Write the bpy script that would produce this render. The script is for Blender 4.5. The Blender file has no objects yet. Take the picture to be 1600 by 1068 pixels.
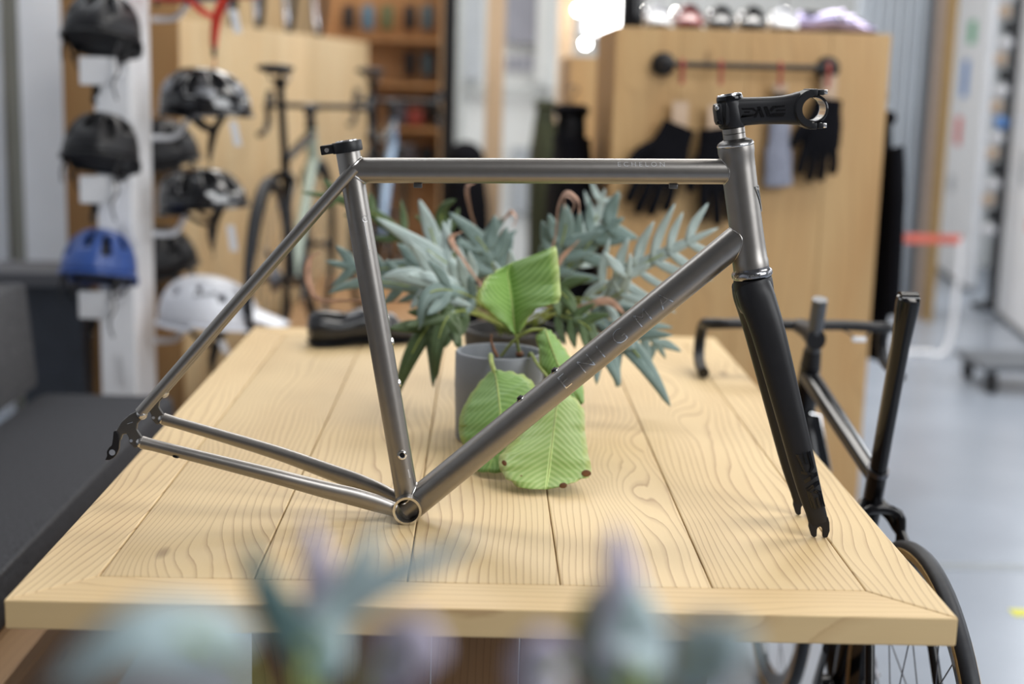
import bpy, bmesh, math, random
from mathutils import Vector as V, Matrix as M
random.seed(7)
S = bpy.context.scene
COL = S.collection
R = math.radians
# ------------------------------------------------------------------ camera
CAM = V((0, 0, 1.37)); F = 2222.0
YAW, PIT, ROL = R(1.3134), R(10.6163), R(1.5831)
FW = V((math.sin(YAW)*math.cos(PIT), math.cos(YAW)*math.cos(PIT), -math.sin(PIT)))
RT0 = V((math.cos(YAW), -math.sin(YAW), 0)); UP0 = RT0.cross(FW)
RT = RT0*math.cos(ROL)+UP0*math.sin(ROL); UP = UP0*math.cos(ROL)-RT0*math.sin(ROL)
cd = bpy.data.cameras.new('camera'); cam = bpy.data.objects.new('camera', cd); COL.objects.link(cam)
cam.matrix_world = M(((RT.x, UP.x, -FW.x, CAM.x), (RT.y, UP.y, -FW.y, CAM.y), (RT.z, UP.z, -FW.z, CAM.z), (0, 0, 0, 1)))
cd.sensor_width = 36; cd.lens = F*36/1600; cd.clip_start = .05
cd.dof.use_dof = True; cd.dof.focus_distance = 1.965; cd.dof.aperture_fstop = 2.0
S.camera = cam
def ray(px, py): return FW+RT*((px-800)/F)-UP*((py-534)/F)
def W(px, py, Y):                 # pixel -> point on the vertical plane y = Y
    d = ray(px, py); return CAM+d*(Y/d.y)
def G(px, py, z=0):               # pixel -> point on the level plane z
    d = ray(px, py); return CAM+d*((z-CAM.z)/d.z)
# ------------------------------------------------------------------ light
w = bpy.data.worlds.new('world'); S.world = w; w.use_nodes = True
w.node_tree.nodes['Background'].inputs[0].default_value = (.86, .93, 1, 1)
w.node_tree.nodes['Background'].inputs[1].default_value = .55
def area(name, loc, target, sx, sy, power, color):
    l = bpy.data.lights.new(name, 'AREA'); l.shape = 'RECTANGLE'; l.size = sx; l.size_y = sy; l.energy = power; l.color = color
    o = bpy.data.objects.new(name, l); COL.objects.link(o); o.location = loc
    o.rotation_euler = (V(target)-V(loc)).to_track_quat('-Z', 'Y').to_euler(); return o
area('front_skylight', (1.9, -.3, 4.4), (0, 2.1, .9), 1.5, 1.8, 105, (.98, .99, 1))
area('entrance_window', (3.5, -.2, 2.7), (0, 2.2, .9), 2.4, 2.4, 130, (.96, .98, 1))
area('skylight', (1.5, 3.0, 4.4), (.2, 2.6, .8), 1.4, 2.6, 110, (1, .97, .92))
area('side_window', (4.7, 4.6, 2.3), (0, 4.6, 1.0), 4.0, 2.0, 85, (.93, .96, 1))
area('rear_skylight', (.4, 7.6, 4.4), (.2, 7.4, 0), 5.0, 2.4, 270, (1, .97, .93))  # added overhead fill that brightens the back of the shop
area('rear_window', (4.6, 9.0, 2.4), (1.5, 6.5, .6), 2.0, 2.6, 80, (.92, .96, 1))
area('left_skylight', (-1.6, 4.2, 4.4), (-1.5, 4.2, 0), 1.4, 2.4, 70, (.94, .97, 1))  # added overhead fill for the left wall, helmets and bench
vs = S.view_settings; vs.view_transform = 'Standard'; vs.look = 'None'; vs.exposure = -0.08; vs.gamma = 1; vs.use_curve_mapping = False

# ------------------------------------------------------------------ materials
MT = {}
def nd(nt, t, **kw):
    n = nt.nodes.new(t)
    for k, v in kw.items():
        if k[0] == '_': setattr(n, k[1:], v)
        else: n.inputs[k.replace('__', ' ')].default_value = v
    return n
def mat(name, col, rough=.5, metal=0, var=.12, scale=30, bump=0, stretch=(1, 1, 1), emit=0, coat=0, trans=0, spec=.5):
    if name in MT: return MT[name]
    m = bpy.data.materials.new(name); m.use_nodes = True; nt = m.node_tree; b = nt.nodes['Principled BSDF']; L = nt.links.new
    b.inputs['Roughness'].default_value = rough; b.inputs['Metallic'].default_value = metal
    b.inputs['Coat Weight'].default_value = coat; b.inputs['Transmission Weight'].default_value = trans
    b.inputs['Specular IOR Level'].default_value = spec
    tc = nd(nt, 'ShaderNodeTexCoord'); mp = nd(nt, 'ShaderNodeMapping'); mp.inputs['Scale'].default_value = stretch
    L(tc.outputs['Object'], mp.inputs[0])
    no = nd(nt, 'ShaderNodeTexNoise', Scale=scale, Detail=4); L(mp.outputs[0], no.inputs['Vector'])
    cr = nd(nt, 'ShaderNodeValToRGB'); cr.color_ramp.elements[0].position = .3; cr.color_ramp.elements[1].position = .7
    cr.color_ramp.elements[0].color = [c*(1-var) for c in col]+[1]; cr.color_ramp.elements[1].color = [min(1, c*(1+var)) for c in col]+[1]
    L(no.outputs[0], cr.inputs[0]); L(cr.outputs[0], b.inputs['Base Color'])
    if emit:
        b.inputs['Emission Color'].default_value = list(col)+[1]; b.inputs['Emission Strength'].default_value = emit
    if bump:
        bp = nd(nt, 'ShaderNodeBump', Strength=bump, Distance=.002); L(no.outputs[0], bp.inputs['Height']); L(bp.outputs[0], b.inputs['Normal'])
    MT[name] = m; return m
def wood(name, base, dark, lines=70, axis='Y', knots=1.0, rough=.5, contrast=.6, red=None):
    """plain-sawn pine: warped growth-ring lines, knots, per-board offset"""
    if name in MT: return MT[name]
    m = bpy.data.materials.new(name); m.use_nodes = True; nt = m.node_tree; b = nt.nodes['Principled BSDF']; L = nt.links.new
    def math_(op, a, bb=None, c=None):
        n = nt.nodes.new('ShaderNodeMath'); n.operation = op
        for i, s in enumerate((a, bb, c)):
            if s is None: continue
            if isinstance(s, (int, float)): n.inputs[i].default_value = s
            else: L(s, n.inputs[i])
        return n.outputs[0]
    def mix(f, a, bb, bt='MIX'):
        n = nt.nodes.new('ShaderNodeMix'); n.data_type = 'RGBA'; n.blend_type = bt
        for i, s in ((0, f), (6, a), (7, bb)):
            if isinstance(s, (int, float)): n.inputs[i].default_value = s
            elif isinstance(s, (tuple, list)): n.inputs[i].default_value = list(s)+[1]
            else: L(s, n.inputs[i])
        return n.outputs[2]
    tc = nd(nt, 'ShaderNodeTexCoord'); oi = nd(nt, 'ShaderNodeObjectInfo')
    off = nd(nt, 'ShaderNodeVectorMath', _operation='SCALE'); off.inputs[0].default_value = (13.7, 29.3, 7.1); L(oi.outputs['Random'], off.inputs['Scale'])
    add = nd(nt, 'ShaderNodeVectorMath', _operation='ADD'); L(tc.outputs['Object'], add.inputs[0]); L(off.outputs[0], add.inputs[1])
    along = {'X': 0, 'Y': 1, 'Z': 2}[axis]
    def mapped(sc_across, sc_along):
        mp = nd(nt, 'ShaderNodeMapping'); s = [sc_across]*3; s[along] = sc_along; mp.inputs['Scale'].default_value = s; L(add.outputs[0], mp.inputs[0]); return mp.outputs[0]
    vo = nd(nt, 'ShaderNodeTexVoronoi', Scale=1.0, Randomness=1.0); L(mapped(6.5, 2.3), vo.inputs['Vector'])
    d = vo.outputs['Distance']
    bulge = math_('POWER', 2.718, math_('MULTIPLY', math_('MULTIPLY', d, d), -14.0))
    n1 = nd(nt, 'ShaderNodeTexNoise', Scale=1.0, Detail=2, Roughness=.45); L(mapped(4.0, .8), n1.inputs['Vector'])
    n2 = nd(nt, 'ShaderNodeTexNoise', Scale=1.0, Detail=3); L(mapped(30, 6), n2.inputs['Vector'])
    sx = nd(nt, 'ShaderNodeSeparateXYZ'); L(add.outputs[0], sx.inputs[0])
    ac = sx.outputs[0 if along != 0 else 1]
    g = math_('ADD', math_('MULTIPLY', ac, lines), math_('MULTIPLY', n1.outputs[0], lines*.22))
    g = math_('ADD', g, math_('MULTIPLY', bulge, 3.0*knots)); g = math_('ADD', g, math_('MULTIPLY', n2.outputs[0], .55))
    fr = math_('FRACT', g)
    cr = nd(nt, 'ShaderNodeValToRGB'); e = cr.color_ramp.elements
    e[0].position = 0; e[0].color = (0, 0, 0, 1); e[1].position = 1; e[1].color = (1, 1, 1, 1)
    for p, v in ((.66, .06), (.88, .5), (.955, 1)): x = e.new(p); x.color = (v, v, v, 1)
    e[-1].color = (0, 0, 0, 1)
    L(fr, cr.inputs[0])
    fib = nd(nt, 'ShaderNodeTexNoise', Scale=1.0, Detail=4, Roughness=.7); L(mapped(220, 7), fib.inputs['Vector'])
    big = nd(nt, 'ShaderNodeTexNoise', Scale=1.0, Detail=3); L(mapped(7, 1.8), big.inputs['Vector'])
    red = red or (base[0]*.86, base[1]*.68, base[2]*.5)
    c = mix(math_('MULTIPLY', math_('SUBTRACT', big.outputs[0], .38), 1.7), base, red)
    amt = math_('MULTIPLY', cr.outputs[0], math_('MULTIPLY', math_('ADD', big.outputs[0], .25), contrast))
    c = mix(amt, c, dark)
    c = mix(math_('MULTIPLY', fib.outputs[0], .3), c, tuple(x*.72 for x in base))
    tint = mix(oi.outputs['Random'], (.9, .89, .86), (1.06, 1.05, 1.04)); c = mix(1.0, c, tint, 'MULTIPLY')
    kn = nd(nt, 'ShaderNodeValToRGB'); k = kn.color_ramp.elements; k[0].position = .05; k[0].color = (1, 1, 1, 1); k[1].position = .085; k[1].color = (0, 0, 0, 1); L(d, kn.inputs[0])
    c = mix(math_('MULTIPLY', kn.outputs[0], .6*knots), c, tuple(x*.55 for x in dark))
    L(c, b.inputs['Base Color']); b.inputs['Roughness'].default_value = rough
    bp = nd(nt, 'ShaderNodeBump', Strength=.25, Distance=.001); L(math_('ADD', amt, math_('MULTIPLY', fib.outputs[0], .4)), bp.inputs['Height']); bp.invert = True; L(bp.outputs[0], b.inputs['Normal'])
    MT[name] = m; return m
def leafmat(name, c1, c2, edge, veins=22, rough=.45):
    """uses the leaf's own UV: u along the midrib, v across (0.5 = midrib)"""
    m = bpy.data.materials.new(name); m.use_nodes = True; nt = m.node_tree; b = nt.nodes['Principled BSDF']; L = nt.links.new
    uv = nd(nt, 'ShaderNodeUVMap'); sp = nd(nt, 'ShaderNodeSeparateXYZ'); L(uv.outputs[0], sp.inputs[0])
    def math_(op, a, bb=None):
        n = nt.nodes.new('ShaderNodeMath'); n.operation = op
        for i, s in enumerate((a, bb)):
            if s is None: continue
            if isinstance(s, (int, float)): n.inputs[i].default_value = s
            else: L(s, n.inputs[i])
        return n.outputs[0]
    def mix(f, a, bb):
        n = nt.nodes.new('ShaderNodeMix'); n.data_type = 'RGBA'
        for i, s in ((0, f), (6, a), (7, bb)):
            if isinstance(s, (int, float)): n.inputs[i].default_value = s
            elif isinstance(s, tuple): n.inputs[i].default_value = list(s)+[1]
            else: L(s, n.inputs[i])
        return n.outputs[2]
    u, v = sp.outputs[0], sp.outputs[1]
    va = math_('ABSOLUTE', math_('SUBTRACT', v, .5))
    ph = math_('MULTIPLY', math_('SUBTRACT', u, math_('MULTIPLY', math_('POWER', va, 1.3), .75)), veins*6.283)
    s = math_('ADD', math_('MULTIPLY', math_('SINE', ph), .5), .5)
    c = mix(s, c1, c2)
    rib = math_('LESS_THAN', va, .018); c = mix(rib, c, tuple(min(1, x*1.6+.05) for x in c2))
    ed = nt.nodes.new('ShaderNodeMapRange'); ed.inputs[1].default_value = .41; ed.inputs[2].default_value = .5; L(va, ed.inputs[0])
    tc = nd(nt, 'ShaderNodeTexCoord'); no = nd(nt, 'ShaderNodeTexNoise', Scale=22, Detail=3); L(tc.outputs['Object'], no.inputs['Vector'])
    c = mix(math_('MULTIPLY', ed.outputs[0], .8), c, edge)
    c = mix(math_('MULTIPLY', no.outputs[0], .35), c, tuple(x*.6 for x in c1))
    L(c, b.inputs['Base Color']); b.inputs['Roughness'].default_value = rough
    b.inputs['Subsurface Weight'].default_value = 0.0
    bp = nd(nt, 'ShaderNodeBump', Strength=.22, Distance=.0012); L(s, bp.inputs['Height']); L(bp.outputs[0], b.inputs['Normal'])
    MT[name] = m; return m

TI = mat('titanium', (.30, .283, .266), .36, 1, .04, 60, .02)
TIP = mat('polished_titanium', (.72, .71, .70), .16, 1, .03, 40)
WELD = mat('weld_bead', (.62, .6, .58), .25, 1, .1, 300)
TID = mat('dark_titanium', (.16, .155, .15), .4, 1, .05, 60)
BLK = mat('matte_black', (.010, .010, .012), .42, 0, .1, 60, spec=.32)
BLKR = mat('rubber_black', (.010, .010, .012), .6, 0, .15, 80, spec=.35)
GLO = mat('gloss_black', (.006, .006, .007), .13, 0, .1, 30, spec=.3)
INK = mat('gloss_ink', (.002, .002, .003), .2, 0, .1, 30)
SIL = mat('silver_metal', (.8, .8, .82), .2, 1, .05, 40)
STEEL = mat('spoke_steel', (.12, .12, .13), .35, 1, .05, 40)
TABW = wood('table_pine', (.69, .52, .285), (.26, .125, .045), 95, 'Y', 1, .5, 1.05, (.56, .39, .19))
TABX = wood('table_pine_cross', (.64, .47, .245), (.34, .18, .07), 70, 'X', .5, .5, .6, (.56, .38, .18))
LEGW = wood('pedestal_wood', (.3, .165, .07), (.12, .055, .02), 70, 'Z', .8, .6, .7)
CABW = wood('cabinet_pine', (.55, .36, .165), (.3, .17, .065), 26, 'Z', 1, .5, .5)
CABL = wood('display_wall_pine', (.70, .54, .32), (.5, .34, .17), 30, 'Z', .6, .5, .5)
CABD = wood('cabinet_end_wood', (.36, .2, .075), (.22, .11, .04), 30, 'Z', .6, .5, .5)  # darker pine: shade of the faces away from the light is in the colour
WHITE = mat('white_paint', (.78, .79, .82), .4, 0, .03, 6)
GREYP = mat('grey_paint', (.45, .47, .51), .5, 0, .05, 6)
FAB = mat('grey_fabric', (.045, .046, .052), .9, 0, .5, 160, .8, spec=.25)
FAB2 = mat('grey_back_fabric', (.075, .075, .08), .9, 0, .5, 140, .8, spec=.25)

# ------------------------------------------------------------------ mesh helpers
class B:
    def __init__(s): s.b = bmesh.new()
    def box(s, c, size, rot=None, bev=0):
        m = M.Translation(V(c)) @ (rot.to_4x4() if rot else M.Identity(4)) @ M.Diagonal((*size, 1))
        r = bmesh.ops.create_cube(s.b, size=1, matrix=m)
        if bev:
            es = list({e for v in r['verts'] for e in v.link_edges})
            bmesh.ops.bevel(s.b, geom=es, offset=bev, segments=2, affect='EDGES', profile=.6)
        return s
    def loft(s, rings, cap=True, close=False):
        rs = [[s.b.verts.new(p) for p in r] for r in rings]; n = len(rs[0])
        k = len(rs) if close else len(rs)-1
        for i in range(k):
            a, c = rs[i], rs[(i+1) % len(rs)]
            for j in range(n):
                try: s.b.faces.new((a[j], a[(j+1) % n], c[(j+1) % n], c[j]))
                except ValueError: pass
        if cap and not close:
            s.b.faces.new(rs[0][::-1]); s.b.faces.new(rs[-1])
        return s
    def tube(s, pts, r, seg=16, cap=True, closed=False, hint=None, flat=1.0):
        pts = [V(p) for p in pts]; n = len(pts)
        rr = list(r)+[r[-1]]*(n-len(r)) if isinstance(r, list) else [r]*n
        T = []
        for i in range(n):
            a = pts[(i-1) % n] if closed or i > 0 else pts[i]; c = pts[(i+1) % n] if closed or i < n-1 else pts[i]
            T.append((c-a).normalized())
        u = (V(hint) if hint else (V((0, 0, 1)) if abs(T[0].z) < .9 else V((0, 1, 0))))
        rings = []
        for i in range(n):
            u = (u-T[i]*u.dot(T[i])).normalized(); v = T[i].cross(u)
            q = rr[i]; a, b2 = q if isinstance(q, tuple) else (q, q*flat)
            rings.append([pts[i]+u*(a*math.cos(2*math.pi*j/seg))+v*(b2*math.sin(2*math.pi*j/seg)) for j in range(seg)])
        return s.loft(rings, cap, closed)
    def lathe(s, prof, o=(0, 0, 0), ax=(0, 0, 1), seg=32, closed=False):
        ax = V(ax).normalized(); u = ax.orthogonal().normalized(); v = ax.cross(u); o = V(o)
        rings = [[o+ax*h+u*(max(r, 1e-4)*math.cos(2*math.pi*j/seg))+v*(max(r, 1e-4)*math.sin(2*math.pi*j/seg)) for j in range(seg)] for r, h in prof]
        return s.loft(rings, not closed, closed)
    def plate(s, pts, ny, th):       # polygon extruded along ny by th (centred)
        ny = V(ny).normalized()*th/2; n = len(pts)
        a = [s.b.verts.new(V(p)-ny) for p in pts]; c = [s.b.verts.new(V(p)+ny) for p in pts]
        s.b.faces.new(a[::-1]); s.b.faces.new(c)
        for i in range(n): s.b.faces.new((a[i], a[(i+1) % n], c[(i+1) % n], c[i]))
        return s
    def ell(s, c, r, rot=None, u=16, v=10):
        m = M.Translation(V(c)) @ (rot.to_4x4() if rot else M.Identity(4)) @ M.Diagonal((*r, 1))
        bmesh.ops.create_uvsphere(s.b, u_segments=u, v_segments=v, radius=1, matrix=m); return s
    def grid(s, rows, uv=True):      # rows of points -> quads with UV (u row, v col)
        lay = s.b.loops.layers.uv.verify(); nr, nc = len(rows), len(rows[0])
        vs_ = [[s.b.verts.new(p) for p in r] for r in rows]
        for i in range(nr-1):
            for j in range(nc-1):
                f = s.b.faces.new((vs_[i][j], vs_[i][j+1], vs_[i+1][j+1], vs_[i+1][j]))
                for lo, (a, c) in zip(f.loops, ((i, j), (i, j+1), (i+1, j+1), (i+1, j))):
                    lo[lay].uv = (a/(nr-1), c/(nc-1))
        return s
def sub(o, d): return V(o)-V(d)
def thing(name, label, cat, loc=(0, 0, 0), group=None, rz=0):
    o = bpy.data.objects.new(name, None); COL.objects.link(o); o.location = loc; o.rotation_euler = (0, 0, rz); o.empty_display_size = .05
    o['label'] = label; o['category'] = cat
    if group: o['group'] = group
    return o
def root_loc(p):
    while p.parent: p = p.parent
    return V(p.location)
def ob(name, b, m, parent=None, local=False, smooth=True, solid=0, sub_=0, label=None, kind=None, angle=40, bevel=0, mats=None):
    bm = b.b
    bmesh.ops.remove_doubles(bm, verts=bm.verts, dist=1e-6)
    if not solid: bmesh.ops.recalc_face_normals(bm, faces=bm.faces)
    me = bpy.data.meshes.new(name)
    if parent and not local:
        bmesh.ops.translate(bm, verts=bm.verts, vec=-root_loc(parent))
    bm.to_mesh(me); bm.free(); me.materials.append(m)
    for x in (mats or []): me.materials.append(x)
    if smooth:
        me.shade_smooth()
        try: me.set_sharp_from_angle(angle=R(angle))
        except Exception: pass
    o = bpy.data.objects.new(name, me); COL.objects.link(o)
    if parent: o.parent = parent
    if solid: md = o.modifiers.new('solid', 'SOLIDIFY'); md.thickness = solid; md.offset = 0
    if bevel: md = o.modifiers.new('bevel', 'BEVEL'); md.width = bevel; md.segments = 2; md.limit_method = 'ANGLE'
    if sub_: md = o.modifiers.new('sub', 'SUBSURF'); md.levels = sub_; md.render_levels = sub_
    if label: o['label'] = label
    if kind: o['kind'] = kind
    return o
def origin(o):                      # put a top-level mesh's origin at its base centre
    me = o.data; xs = [v.co for v in me.vertices]
    c = V(((min(p.x for p in xs)+max(p.x for p in xs))/2, (min(p.y for p in xs)+max(p.y for p in xs))/2, min(p.z for p in xs)))
    me.transform(M.Translation(-c)); o.location = c; return o
def tag(o, label, cat, group=None):
    origin(o); o['label'] = label; o['category'] = cat
    if group: o['group'] = group
    return o
def struct(o): o['kind'] = 'structure'; return o
def dup(root, loc, rz=None, label=None, group=None, mats=None, rot=None, scale=None):
    def cp(o, par):
        c = o.copy(); COL.objects.link(c); c.parent = par
        if mats and c.type == 'MESH' and c.data.materials[0].name in mats:
            c.data = c.data.copy(); c.data.materials[0] = mats[o.data.materials[0].name]
        for ch in list(o.children): cp(ch, c)
        return c
    r = cp(root, None); r.location = loc
    if rz is not None: r.rotation_euler = (0, 0, rz)
    if rot: r.rotation_euler = rot
    if scale: r.scale = (scale,)*3
    if label: r['label'] = label
    if group: r['group'] = group
    return r
def cr_(pts, n=6):                 # Catmull-Rom through points
    pts = [V(p) for p in pts]; P = [pts[0]*2-pts[1]]+pts+[pts[-1]*2-pts[-2]]; out = []
    for i in range(1, len(P)-2):
        for k in range(n):
            t = k/n; a, b_, c, d = P[i-1], P[i], P[i+1], P[i+2]
            out.append(.5*((2*b_)+(c-a)*t+(2*a-5*b_+4*c-d)*t*t+(3*b_-a-3*c+d)*t**3))
    out.append(pts[-1]); return out
def lerp(a, b, t): return a+(b-a)*t
def ring_cut(A0, A1, ra, B0, B1, rb, n=40, far=False):
    """curve where tube A's wall meets cylinder B"""
    d = (V(A1)-V(A0)).normalized(); u = d.orthogonal().normalized(); v = d.cross(u); e = (V(B1)-V(B0)).normalized(); out = []
    for k in range(n):
        p = V(A0)+u*(ra*math.cos(2*math.pi*k/n))+v*(ra*math.sin(2*math.pi*k/n)); w_ = p-V(B0)
        a = d-e*d.dot(e); c = w_-e*w_.dot(e)
        q2, q1, q0 = a.dot(a), 2*a.dot(c), c.dot(c)-rb*rb; D = max(0, q1*q1-4*q2*q0)
        t = (-q1+(math.sqrt(D) if far else -math.sqrt(D)))/(2*q2); out.append(p+d*t)
    return out
def text_mesh(txt, size, depth=.0003, spacing=1.0, bold=0):
    c = bpy.data.curves.new('t', 'FONT'); c.body = txt; c.size = size; c.space_character = spacing; c.align_x = 'CENTER'; c.align_y = 'CENTER'; c.offset = bold; c.resolution_u = 3
    o = bpy.data.objects.new('t', c); COL.objects.link(o); dg = bpy.context.evaluated_depsgraph_get(); dg.update()
    me = bpy.data.meshes.new_from_object(o.evaluated_get(dg)); bpy.data.objects.remove(o); bpy.data.curves.remove(c)
    b = bmesh.new(); b.from_mesh(me); bpy.data.meshes.remove(me)
    bmesh.ops.triangulate(b, faces=b.faces)
    for _ in range(3):
        es = [e for e in b.edges if e.calc_length() > size*.12]
        if es: bmesh.ops.subdivide_edges(b, edges=es, cuts=1); bmesh.ops.triangulate(b, faces=b.faces)
    x = B(); x.b.free(); x.b = b; return x
def wrap(x, A, d, n1, n2, rad, phi0=0):     # bend flat lettering (u along d, v up) round a tube
    A, d, n1, n2 = V(A), V(d).normalized(), V(n1), V(n2)
    for v in x.b.verts:
        u_, w_ = v.co.x, v.co.y; ph = phi0+w_/rad
        v.co = A+d*u_+(n1*math.cos(ph)+n2*math.sin(ph))*(rad+.0004)
    return x

# ================================================================== THE SETTING
FLO = mat('concrete_floor', (.29, .325, .38), .25, 0, .10, 1.6, .02)
b = B(); b.box((.8, 4.1, -.05), (8.6, 14.4, .1)); struct(ob('floor', b, FLO, smooth=False))
WALLB = mat('back_wall_paint', (.62, .64, .64), .6, 0, .05, 2)
b = B(); b.box((.8, 11.1, 2.3), (8.6, .2, 4.6)); struct(ob('wall_back', b, WALLB, smooth=False))
CEIL = mat('ceiling_paint', (.2, .2, .2), .7, 0, .05, 2)
struct(ob('ceiling', B().box((.8, 4.1, 4.6), (8.6, 14.4, .1)), CEIL, smooth=False))
struct(ob('wall_right', B().box((5.0, 4.1, 2.3), (.2, 14.4, 4.6)), mat('right_wall_paint', (.45, .46, .47), .6, 0, .05, 2), smooth=False))
struct(ob('wall_front', B().box((.8, -3.0, 2.3), (8.6, .2, 4.6)), mat('front_wall_paint', (.16, .15, .14), .6, 0, .08, 2), smooth=False))
# left wall with vertical panels
wl = ob('wall_left', B().box((-3.45, 4.1, 2.3), (.2, 14.4, 4.6)), mat('left_wall_paint', (.52, .54, .57), .5, 0, .05, 3), smooth=False); struct(wl)
def wallpanel(px0, px1, Y, m, name, th=.06, z0=0, z1=3.2):
    a, c = W(px0, 200, Y), W(px1, 200, Y)
    return ob(name, B().box(((a.x+c.x)/2, Y, (z0+z1)/2), (abs(c.x-a.x), th, z1-z0)), m, smooth=False)
struct(wallpanel(-60, 10, 5.6, mat('wall_panel_light', (.62, .64, .68), .5, 0, .05, 3), 'trim_1'))
struct(wallpanel(10, 38, 5.62, mat('wall_panel_taupe', (.24, .235, .2), .6, 0, .08, 3), 'trim_2'))
struct(wallpanel(38, 112, 5.6, mat('wall_panel_white', (.84, .86, .9), .45, 0, .05, 3), 'trim_3'))

# ================================================================== TABLE
TZ = .75; XL, XR, YF_, YB = -.551, .577, 1.592, 3.43; BW = .088; TH = .036
T = thing('wooden_table', 'pale pine table with mitred edge boards on a plank pedestal, carrying the bare bicycle frame', 'table', (0.013, 2.5, 0))
def board(name, pts, m, z1=TZ, th=TH, bev=.0022, par=None):
    c = sum((V(p) for p in pts), V((0, 0)))/len(pts)
    x = B(); x.plate([(p[0]-c.x, p[1]-c.y, 0) for p in pts], (0, 0, 1), th)
    o = ob(name, x, m, par or T, local=True, smooth=False, bevel=bev)
    o.location = V((c.x, c.y, z1-th/2))-root_loc(par or T); return o
xs = [XL+BW, -.273, -.083, .107, .297, XR-BW]
for i in range(5):
    board('tabletop_plank', [(xs[i]+.0006, YF_+BW+.0006), (xs[i+1]-.0006, YF_+BW+.0006), (xs[i+1]-.0006, YB-BW-.0006), (xs[i]+.0006, YB-BW-.0006)], TABW, z1=TZ-random.choice((0, .0004, .0007)))
g = .0005
board('edge_board', [(XL, YF_), (XR, YF_), (XR-BW-g, YF_+BW-g), (XL+BW+g, YF_+BW-g)], TABX)
board('edge_board', [(XL, YB), (XL+BW+g, YB-BW+g), (XR-BW-g, YB-BW+g), (XR, YB)], TABX)
board('edge_board', [(XL, YF_+2*g), (XL+BW-g, YF_+BW), (XL+BW-g, YB-BW), (XL, YB-2*g)], TABW)
board('edge_board', [(XR, YF_+2*g), (XR, YB-2*g), (XR-BW+g, YB-BW), (XR-BW+g, YF_+BW)], TABW)
PY = 1.98
pl = [392, 480, 673, 812, 1008]
for i in range(4):
    a, c = W(pl[i], 1020, PY).x+.001, W(pl[i+1], 1020, PY).x-.001
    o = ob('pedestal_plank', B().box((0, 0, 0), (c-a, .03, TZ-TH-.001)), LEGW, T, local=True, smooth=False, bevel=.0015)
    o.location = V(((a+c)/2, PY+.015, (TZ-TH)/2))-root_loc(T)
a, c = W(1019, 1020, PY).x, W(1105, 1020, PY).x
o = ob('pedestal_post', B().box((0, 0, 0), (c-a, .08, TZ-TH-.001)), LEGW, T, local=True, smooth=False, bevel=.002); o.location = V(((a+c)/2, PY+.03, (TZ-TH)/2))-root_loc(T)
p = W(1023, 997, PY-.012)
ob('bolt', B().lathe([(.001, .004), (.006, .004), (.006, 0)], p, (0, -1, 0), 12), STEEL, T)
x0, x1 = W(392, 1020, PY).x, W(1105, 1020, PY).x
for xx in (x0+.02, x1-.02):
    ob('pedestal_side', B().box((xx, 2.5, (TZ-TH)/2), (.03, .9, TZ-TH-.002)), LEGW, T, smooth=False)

# ================================================================== TITANIUM FRAME
YF = 1.937
def P(px, py, dy=0): return W(px, py, YF+dy)
fr = thing('road_frameset', 'bare titanium road frameset with black fork and stem standing on the pine table', 'bicycle frame', (0, YF, TZ))
BBc = P(636, 801, -.0); BBc = V((W(636, 801, YF-.034).x, YF, TZ+.0204))
ST1 = P(543.5, 236); ST0 = BBc.copy()
HT0 = P(1149.3, 228); HT1 = P(1173.5, 417)
TT0, TT1 = P(552, 266), P(1150, 268)
DT0, DT1 = P(634, 797), P(1164, 364.5)
DT0.y = DT1.y = YF
rST, rTT, rDT, rHT, rBB = .0164, .0171, .0202, .0232, .0195
o = ob('bottom_bracket_shell', B().lathe([(rBB, -.034), (rBB, .034), (.0172, .034), (.0172, -.034)], BBc, (0, 1, 0), 40, True), TI, fr)
for s_ in (-1, 1):
    ob('shell_rim', B().lathe([(rBB+.0006, s_*.0345), (rBB+.0006, s_*.031), (.0168, s_*.031), (.0168, s_*.0345)], BBc, (0, 1, 0), 40, True), TIP, o)
ob('shell_sleeve', B().lathe([(.0171, -.02), (.0171, .02), (.0165, .02), (.0165, -.02)], BBc, (0, 1, 0), 32, True), TID, o)
std = (ST1-ST0).normalized()
st = ob('seat_tube', B().tube([ST0+std*.012, ST1+std*.004], rST, 32), TI, fr)
tt = ob('top_tube', B().tube([TT0, TT1], rTT, 32), TI, fr)
dt = ob('down_tube', B().tube([DT0, lerp(DT0, DT1, .5), DT1], [rDT, rDT, rDT], 36), TI, fr)
hd = (HT1-HT0).normalized(); hl = (HT1-HT0).length
ht = ob('head_tube', B().lathe([(.0215, 0), (.0245, .0003), (.0247, .008), (.0235, .014), (rHT, .03), (.0228, .06), (.0228, hl-.05), (rHT, hl-.03), (.0237, hl-.012), (.0246, hl-.008), (.0246, hl), (.021, hl)], HT0, hd, 48), TI, fr)
def weld(A0, A1, ra, B0, B1, rb, far, r=.0011, name='weld_bead'):
    c = ring_cut(A0, A1, ra, B0, B1, rb, 48, far)
    ob(name, B().tube(c, r, 8, closed=True), WELD, fr)
weld(TT1, TT0, rTT, ST0, ST1, rST, False, .0016)
weld(TT0, TT1, rTT, HT0, HT1, .0229, False, .0008)
weld(DT0, DT1, rDT, HT0, HT1, .0229, False, .0008)
c = [p for p in ring_cut(ST1, ST0, rST+.0003, DT0, DT1, rDT+.0003, 60, False) if p.x > ST0.x-.01]
ob('weld_bead', B().tube(c[:], .0013, 8), WELD, fr) if len(c) > 5 else None
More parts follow.
